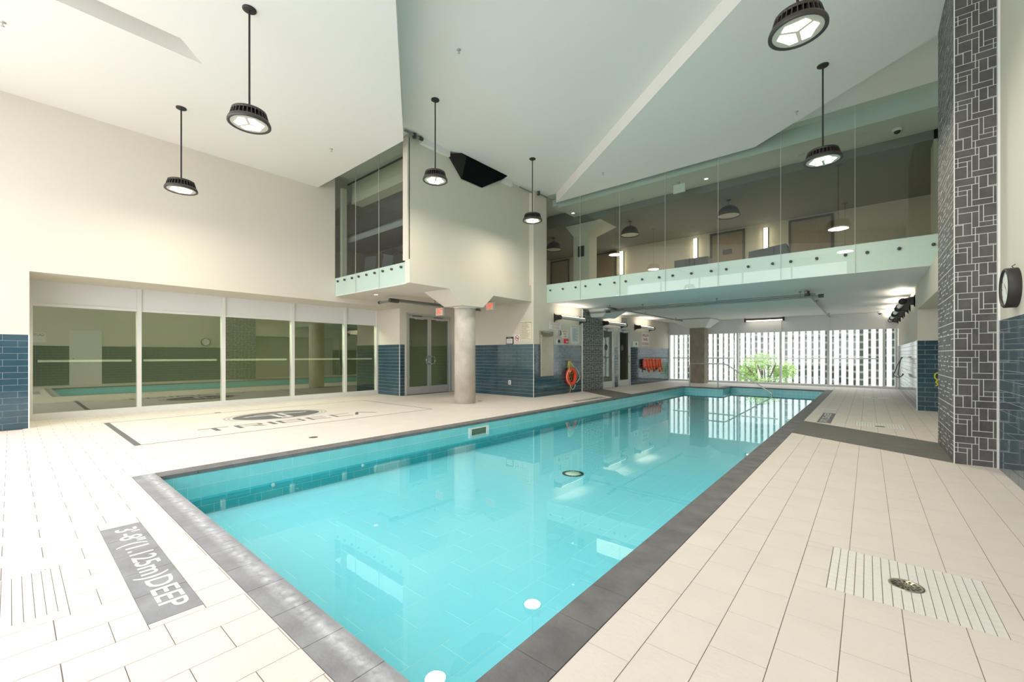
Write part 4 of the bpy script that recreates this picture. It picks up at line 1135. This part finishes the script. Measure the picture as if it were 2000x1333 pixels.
# spine board with straps
t = thing('rescue_board', 'orange rescue spine board with hanging straps on the blue tiles', 'rescue board', (XS + 0.05, 17.15, 0.62))
L_, W_ = 1.95, 0.40
outl = [(-0.97, -0.10), (-0.90, -0.19), (0.55, -0.19), (0.90, -0.15), (0.975, -0.06), (0.975, 0.10), (0.92, 0.17), (0.6, 0.20), (-0.90, 0.20), (-0.975, 0.12)]
holes = []
for s in (-1, 1):
    for k in range(9):
        cx = -0.80 + k * 0.19
        holes.append([(cx + 0.055 * math.cos(2 * PI * i / 8), s * 0.135 + 0.02 * math.sin(2 * PI * i / 8)) for i in range(8)])
mesh_obj('board', flat_poly(outl, holes, 0.045), M['orange'], t, (XS + 0.09, 17.15, 0.80), (0, 1, 0), (0, 0, 1))
for k, (yy, l) in enumerate(((16.55, 0.42), (16.80, 0.36), (17.1, 0.40), (17.45, 0.30), (17.72, 0.44), (17.98, 0.40))):
    mb = MB(); xx = XS + 0.12
    mb.tube([(xx, yy - 0.04, 0.99), (xx + 0.01, yy, 0.8), (xx + 0.02, yy + 0.07, 0.99 - l * 1.25), (xx + 0.03, yy + 0.11, 0.99 - l * 1.3), (xx + 0.035, yy + 0.13, 0.99 - l)], 0.022, 6)
    mb.build('strap', M['orange2'], t)
for yy in (16.5, 17.8):
    mb = MB(); mb.box(XS + 0.011, XS + 0.07, yy - 0.02, yy + 0.02, 0.55, 0.62); mb.build('wall_bracket', M['black'], t)
# clock
t = thing('wall_clock', 'round black rimmed wall clock above the blue tiles on the right wall', 'clock', (1.02, 5.74, 1.75))
ck = (1.02, 5.80, 1.755)
mb = MB(); mb.lathe([(0.178, 0), (0.178, -0.075), (0.170, -0.082), (0.158, -0.080), (0.156, -0.066)], ck, 48, 'x'); mb.build('rim', M['black'], t)
mb = MB(); mb.lathe([(0.16, -0.064), (0.0, -0.064)], ck, 48, 'x'); mb.build('face', M['white'], t)
mb = MB()
for k in range(12):
    a = PI / 6 * k; u = Vector((0, -math.sin(a), math.cos(a))); w_ = Vector((0, math.cos(a), math.sin(a))) * 0.004
    O = Vector(ck) + Vector((-0.0655, 0, 0)); p, q = O + u * 0.125, O + u * 0.148
    mb.add([p - w_, q - w_, q + w_, p + w_], [(0, 1, 2, 3)])
mb.build('hour_marks', M['black'], t)
for nm, a, l, wd in (('hour_hand', 5.4, 0.08, 0.006), ('minute_hand', 2.4, 0.12, 0.004)):
    mb = MB(); u = Vector((0, -math.sin(a), math.cos(a))); w_ = Vector((0, math.cos(a), math.sin(a))) * wd; O = Vector(ck) + Vector((-0.068, 0, 0))
    mb.add([O - w_, O + u * l - w_ * 0.4, O + u * l + w_ * 0.4, O + w_], [(0, 1, 2, 3)]); mb.build(nm, M['black'], t)
mb = MB(); mb.tube([(1.0, 5.8, 1.93), (0.99, 5.8, 1.95), (1.01, 5.8, 1.965)], 0.004, 6); mb.build('hanging_hook', M['dgrey'], t)
# shower fittings and yellow ring
t = thing('hand_shower', 'chrome shower bar with two looping hoses on the right wall', 'shower', (0.77, 14.2, 1.08))
mb = MB(); mb.cyl((0.74, 13.9, 1.10), (0.74, 15.4, 1.10), 0.018, 8); mb.cyl((0.74, 14.0, 1.10), (0.775, 14.0, 1.10), 0.015, 8); mb.cyl((0.74, 15.3, 1.10), (0.775, 15.3, 1.10), 0.015, 8); mb.build('bar', M['steel'], t)
for k, yy in enumerate((14.9, 15.3)):
    mb = MB(); mb.tube([(0.70, yy, 1.10)] + loop((0.68, yy, 1.08), (0.52 + 0.1 * k, yy + 0.1, 0.62), (0.0, 0.0, 0.05), 6) + loop((0.54 + 0.1 * k, yy + 0.1, 0.60), (0.72, yy + 0.1, 0.66), (0, 0, -0.06), 6), 0.010, 6); mb.build('hose', M['dgrey'], t)
t = thing('rope_ring', 'small yellow rope ring on the dark blue tiles behind the slate column', 'rope', (1.08, 12.13, 0.72))
mb = MB(); mb.tube([(1.085 + 0.045 * math.cos(2 * PI * i / 16), 12.12, 0.72 + 0.07 * math.sin(2 * PI * i / 16)) for i in range(16)], 0.012, 6, True)
mb.tube([(1.085, 12.12, 0.65), (1.06, 12.11, 0.6), (1.09, 12.11, 0.56), (1.06, 12.11, 0.52)], 0.014, 6); mb.build('rope', M['yellow'], t)
# cameras, downlights
def dome_cam(label, x, y, z):
    t = thing('security_camera', label, 'camera', (x, y, z))
    mb = MB(); mb.lathe([(0, 0), (0.075, 0), (0.075, -0.04), (0.055, -0.055), (0.0, -0.055)], (x, y, z), 20); mb.build('base', M['white'], t)
    mb = MB(); mb.lathe([(0.05, -0.055), (0.045, -0.08), (0.025, -0.1), (0, -0.105)], (x, y, z), 20); mb.build('lens_dome', M['black'], t)
dome_cam('white dome camera on the soffit before the far windows', 0.31, 18.9, 2.62)
dome_cam('white dome camera on the lounge ceiling behind the balcony glass', 0.42, 10.7, 5.40)
def downlight(label, x, y, z, on=True):
    t = thing('downlight', label, 'lamp', (x, y, z))
    mb = MB(); mb.lathe([(0.045, 0), (0.06, -0.004), (0.062, 0)], (x, y, z), 20); mb.build('trim_ring', M['alu'], t)
    mb = MB(); mb.lathe([(0, -0.001), (0.045, -0.001)], (x, y, z), 20); mb.build('lamp_face', M['spot'] if on else M['clearlens'], t)
downlight('small recessed downlight under the overhanging room', -9.03, 5.65, 2.6)
downlight('lit downlight in the lounge ceiling near its left end', -6.75, 10.85, 5.40)
downlight('lit downlight in the lounge ceiling above the exit box', -2.98, 10.8, 5.40)
for i, (u, v) in enumerate(((1235, 389), (1566, 302), (1643, 297), (1714, 299))):
    x, y = P3(u, v, 5.40); downlight('unlit lounge downlight, %s' % ('in the left half', 'left of the right pendant', 'right of the right pendant', 'closest to the slate column')[i], x, y, 5.40, False)
t = thing('exit_box', 'blank white sign box hung from the lounge ceiling', 'sign', (-3.55, 10.6, 5.38))
mb = MB(); mb.box(-3.68, -3.40, 10.55, 10.60, 5.14, 5.34); mb.build('box', M['white'], t); mb = MB(); mb.cyl((-3.54, 10.575, 5.34), (-3.54, 10.575, 5.4), 0.012, 8); mb.build('mount', M['alu'], t)

# ================================================================== HANDRAIL
t = thing('handrail', 'stainless steel handrail running down into the water at the far steps', 'handrail', (-4.98, 16.0, 0))
def arc(pts, n=5):
    """round the inner corners of a polyline"""
    out = [Vector(pts[0])]
    for i in range(1, len(pts) - 1):
        a, b, c = Vector(pts[i - 1]), Vector(pts[i]), Vector(pts[i + 1])
        r = min(0.12, (b - a).length / 2, (c - b).length / 2)
        p, q = b + (a - b).normalized() * r, b + (c - b).normalized() * r
        for k in range(n + 1):
            s = k / n; out.append(p * (1 - s) ** 2 + b * 2 * s * (1 - s) + q * s * s)
    out.append(Vector(pts[-1])); return out
mb = MB(); mb.tube(arc([(-4.99, 16.02, 0), (-4.99, 16.02, 0.84), (-3.78, 16.02, 0.84), (-2.36, 16.02, -0.13), (-2.55, 16.02, -0.44)]), 0.021, 10); mb.build('rail', M['steel'], t)
mb = MB(); mb.cyl((-4.03, 16.02, 0), (-4.03, 16.02, 0.84), 0.021, 10); mb.build('post', M['steel'], t)
for x in (-4.99, -4.03):
    mb = MB(); mb.lathe([(0.045, 0.002), (0.045, 0.012), (0.022, 0.016)], (x, 16.02, 0), 14); mb.build('base_flange', M['steel'], t)

# ================================================================== LOUNGE BEHIND THE BALCONY GLASS
lounge_doors = [(-10.36, -9.56, 'lounge door seen at the far left end'), (-8.20, -7.43, 'lounge door between the square pier and the first sconce'), (-3.95, -3.04, 'lounge door with a grey plate between two sconces'), (-1.75, -0.80, 'lounge door right of the third sconce')]
for i, (a, b, lb) in enumerate(lounge_doors):
    t = bpy.data.objects.new('door_%d' % (4 + i), None); COL.objects.link(t); t.location = ((a + b) / 2, 14.98, 3.12); WL[t.name] = Vector(t.location); t['kind'] = 'structure'
    mb = MB(); mb.box(a - 0.06, a, 14.95, 15.0, 3.12, 5.16); mb.box(b, b + 0.06, 14.95, 15.0, 3.12, 5.16); mb.box(a, b, 14.95, 15.0, 5.10, 5.16); mb.build('door_frame', M['dgrey'], t)
    mb = MB(); mb.box(a, b, 14.97, 15.0, 3.12, 5.10); mb.build('door_leaf', M['gwood'], t)
    if i == 2:
        mb = MB(); mb.box(-3.62, -3.35, 14.955, 14.97, 4.42, 4.58); mb.build('door_plate', M['dgrey'], t)
for x, z0, z1, lb in ((-7.15, 4.22, 5.08, 'glowing vertical wall lamp farthest left in the lounge'), (-4.47, 4.25, 5.09, 'glowing vertical wall lamp left of the plated lounge door'), (-2.40, 4.25, 5.05, 'glowing vertical wall lamp between the two right lounge doors')):
    t = thing('sconce', lb, 'lamp', (x, 15.0, z0), 'vertical wall lamps in the lounge')
    mb = MB(); mb.box(x - 0.065, x + 0.065, 14.96, 15.0, z0 - 0.01, z1 + 0.01); mb.build('backplate', M['dgrey'], t)
    mb = MB(); mb.box(x - 0.05, x + 0.05, 14.90, 14.96, z0, z1); mb.build('glowing_tube', M['sconce'], t)
for x, lb in ((-8.34, 'charcoal dome pendant at the left end of the lounge'), (-5.54, 'charcoal dome pendant in the middle of the lounge'), (-2.80, 'charcoal dome pendant at the right of the lounge')):
    y = 12.15
    t = thing('dome_pendant', lb, 'lamp', (x, y, 5.22), 'dome pendants in the lounge')
    mb = MB(); mb.lathe([(0, 0), (0.06, 0), (0.06, -0.015), (0, -0.015)], (x, y, 5.22), 14); mb.build('canopy', M['black'], t)
    mb = MB(); mb.cyl((x, y, 5.08), (x, y, 5.21), 0.006, 6); mb.build('cord', M['black'], t)
    mb = MB(); mb.lathe([(0.005, 0.28), (0.10, 0.265), (0.19, 0.21), (0.255, 0.12), (0.28, 0.0), (0.27, 0.0), (0.245, 0.115), (0.18, 0.20), (0.09, 0.255), (0.0, 0.27)], (x, y, 4.80), 28); mb.build('shade', M['dome'], t)
    mb = MB(); mb.lathe([(0, 0.02), (0.262, 0.02)], (x, y, 4.80), 28); mb.build('diffuser', mat('white_diffuser', rgb(206, 202, 190), .5), t)
for x, z, w_ in ((-9.4, 4.9, 2.0), (-5.0, 4.9, 2.0)): pass
l = area('lounge_fill', (-4.5, 13.2, 5.15), (0, 0, 0), 7, 1.0, 75, (1, 0.84, 0.66))  # added area fill lifting the dark lounge, not one of its fixtures
area('corridor_fill', (-11.85, 3.5, 2.5), (0, -0.5, 0), 0.5, 6.5, 170, (1, 0.97, 0.84))  # added unseen fill behind the window header, brightens the corridor
area('exercise_fill', (-11, 6.9, 5.05), (0, 0, 0), 4.0, 0.5, 14, (0.95, 1, 0.96))  # added area fill for the exercise room, no fixture modelled
t = thing('lounge_pier', 'square pier with splayed capital inside the lounge, black sign on it', 'column', (-6.86, 11.6, 3.12))
mb = MB(); mb.box(-7.14, -6.59, 11.5, 12.0, 3.12, 4.95); mb.build('shaft', M['wall'], t)
mb = MB(); mb.hull8([(-7.14, 11.5, 4.9), (-6.59, 11.5, 4.9), (-6.59, 12.0, 4.9), (-7.14, 12.0, 4.9)], [(-7.35, 11.35, 5.215), (-6.1, 11.35, 5.215), (-6.1, 12.4, 5.215), (-7.35, 12.4, 5.215)]); mb.build('capital', M['wall'], t)
mb = MB(); mb.box(-6.97, -6.75, 11.48, 11.5, 4.23, 4.56); mb.build('black_plate', M['black'], t)
for (a, b, y, z, lb, sl) in ((-4.36, -3.43, 12.6, 3.93, 'grey lounge counter back behind the balcony glass, left one', 0), (-2.15, -1.30, 11.2, 3.66, 'grey lounge counter back behind the glass, right one with slanted end', 1)):
    t = thing('lounge_counter', lb, 'counter', ((a + b) / 2, y, 3.12))
    mb = MB()
    mb.hull8([(a, y, 3.12), (b, y, 3.12), (b, y + 0.5, 3.12), (a, y + 0.5, 3.12)], [(a, y, z - 0.08 * sl), (b - 0.1 * sl, y, z), (b - 0.1 * sl, y + 0.4, z), (a, y + 0.4, z - 0.08 * sl)])
    mb.build('back_panel', M['seat'], t)
    mb = MB(); mb.box(a + (b - a) * 0.6, a + (b - a) * 0.6 + 0.012, y - 0.004, y, 3.12, z - 0.05); mb.build('seam', M['black'], t)

# exercise room furniture: two grey chairs and a small table
def chair(label, x, y, rot):
    t = thing('office_chair', label, 'chair', (x, y, 3.04), 'chairs in the exercise room')
    mb = MB(); mb.box(x - 0.24, x + 0.24, y - 0.22, y + 0.22, 3.48, 3.54); mb.build('seat', M['seat'], t, bevel=0.01)
    mb = MB(); mb.hull8([(x - 0.22, y + 0.2, 3.56), (x + 0.22, y + 0.2, 3.56), (x + 0.22, y + 0.24, 3.56), (x - 0.22, y + 0.24, 3.56)],
                        [(x - 0.20, y + 0.32, 4.25), (x + 0.20, y + 0.32, 4.25), (x + 0.20, y + 0.35, 4.25), (x - 0.20, y + 0.35, 4.25)]); mb.build('backrest', M['seat'], t, bevel=0.01)
    for sx in (-1, 1):
        for sy in (-1, 1):
            mb = MB(); mb.cyl((x + sx * 0.22, y + sy * 0.2, 3.04), (x + sx * 0.20, y + sy * 0.18, 3.5), 0.014, 8); mb.build('leg', M['black'], t)
    t.rotation_euler = (0, 0, rot)
chair('grey high back chair nearest the left wall in the overhanging room', -11.85, 7.0, 0.35)
chair('grey high back chair beside the glass joint in the overhanging room', -10.95, 7.0, 0.2)
t = thing('side_table', 'small table behind the glass of the overhanging room', 'table', (-10.1, 6.9, 3.045))
mb = MB(); mb.box(-10.4, -9.85, 6.7, 7.1, 4.0, 4.03); mb.build('top', M['dgrey'], t)
mb = MB(); mb.cyl((-10.1, 6.9, 3.05), (-10.1, 6.9, 4.0), 0.02, 8); mb.build('leg', M['black'], t)
mb = MB(); mb.lathe([(0, 0.02), (0.2, 0.01), (0.2, 0)], (-10.1, 6.9, 3.04), 16); mb.build('base', M['black'], t)

# door recess and notice on the right wall (seen in the window reflections)
t = bpy.data.objects.new('door_8', None); COL.objects.link(t); t.location = (1.01, 1.9, 0); WL[t.name] = Vector(t.location); t['kind'] = 'structure'
mb = MB(); mb.box(0.985, 1.02, 1.45, 2.35, 0, 2.1); mb.build('door_leaf', M['frame'], t)
mb = MB(); mb.cyl((0.95, 1.55, 1.0), (0.985, 1.55, 1.0), 0.02, 8); mb.build('handle', M['steel'], t)
t = thing('caution_sign', 'white caution notice on the right wall seen mirrored in the windows', 'sign', (1.02, 0.6, 1.65))
mb = MB(); mb.box(1.01, 1.02, 0.35, 0.85, 1.62, 1.98); mb.build('plate', M['sign'], t)
text_obj('CAUTION', 'lettering', M['ink'], t, (1.01, 0.6, 1.90), (0, -1, 0), (0, 0, 1), 0.4, 0.09, 0.001, bold=0.02)

# ================================================================== OUTSIDE
t = thing('office_building', 'tall building of white vertical fins and dark window strips outside the far windows', 'building', (-8, 45, -6))
mb = MB(); mb.box(-34, 16, 45.3, 46, -6, 14); mb.build('glass_wall', M['bglass'], t)
mb = MB(); k = 0
rn = random.Random(5)
xx = -34
fins = MB(); sps = MB()
while xx < 16:
    wd = 0.30 if rn.random() > 0.12 else 0.22
    fins.box(xx, xx + wd, 44.9, 45.3, -6, 14)
    pitch = 0.475
    z = -6 + rn.uniform(0, .3)
    while z < 13.5:
        sps.box(xx + wd, xx + pitch, 45.2, 45.3, z, z + 0.16); z += 0.62
    xx += pitch
fo = fins.build('facade_fins', M['fin'], t, kind='stuff')
sps.build('spandrels', M['spandrel'], t, kind='stuff')
mb = MB(); mb.box(-60, 40, 19.6, 80, -6.1, -6.0); struct('ground_outside', mb, M['street'])
mb = MB(); mb.box(-60, 40, -30, -1.85, -0.5, -0.3); struct('ground_terrace', mb, M['street'])
t = thing('leafy_tree', 'bright green tree outside the second far window pane', 'tree', (-4.5, 28, -6))
mb = MB(); mb.cyl((-4.5, 28, -6), (-4.5, 28, -0.4), 0.16, 10, 0.09)
for a in range(7):
    q = 2 * PI * a / 7
    mb.tube([(-4.5, 28, -1.6 + a * 0.15), (-4.5 + 0.5 * math.cos(q), 28 + 0.5 * math.sin(q), -0.6 + a * .1), (-4.5 + 1.0 * math.cos(q), 28 + 1.0 * math.sin(q), 0.1 + 0.1 * a)], 0.035, 6)
mb.build('trunk', M['bark'], t)
rn = random.Random(11); vs = []; fs = []
blobs = [(rn.uniform(-1.25, 1.15), rn.gauss(0, 0.7), rn.uniform(-1.3, 0.95), rn.uniform(0.3, 0.5)) for _ in range(40)]
mb = MB()
for (bx, by, bz, br) in blobs:
    bz = min(bz, 1.0 - 0.55 * abs(bx + 0.1)) if rn.random() > 0.1 else bz
    bx -= 0.05
    for _ in range(170):
        d = Vector((rn.gauss(0, 1), rn.gauss(0, 1), rn.gauss(0, 1))).normalized() * br * rn.uniform(0.6, 1.1)
        c = Vector((-4.45 + bx, 28 + by, 0.05 + bz)) + d
        u = Vector((rn.gauss(0, 1), rn.gauss(0, 1), rn.gauss(0, 1))).normalized(); v_ = u.orthogonal().normalized()
        s = rn.uniform(0.035, 0.07)
        mb.add([c - u * s, c + v_ * s * 0.5, c + u * s, c - v_ * s * 0.5], [(0, 1, 2, 3)])
mb.build('foliage', M['foliage'], t, kind='stuff')
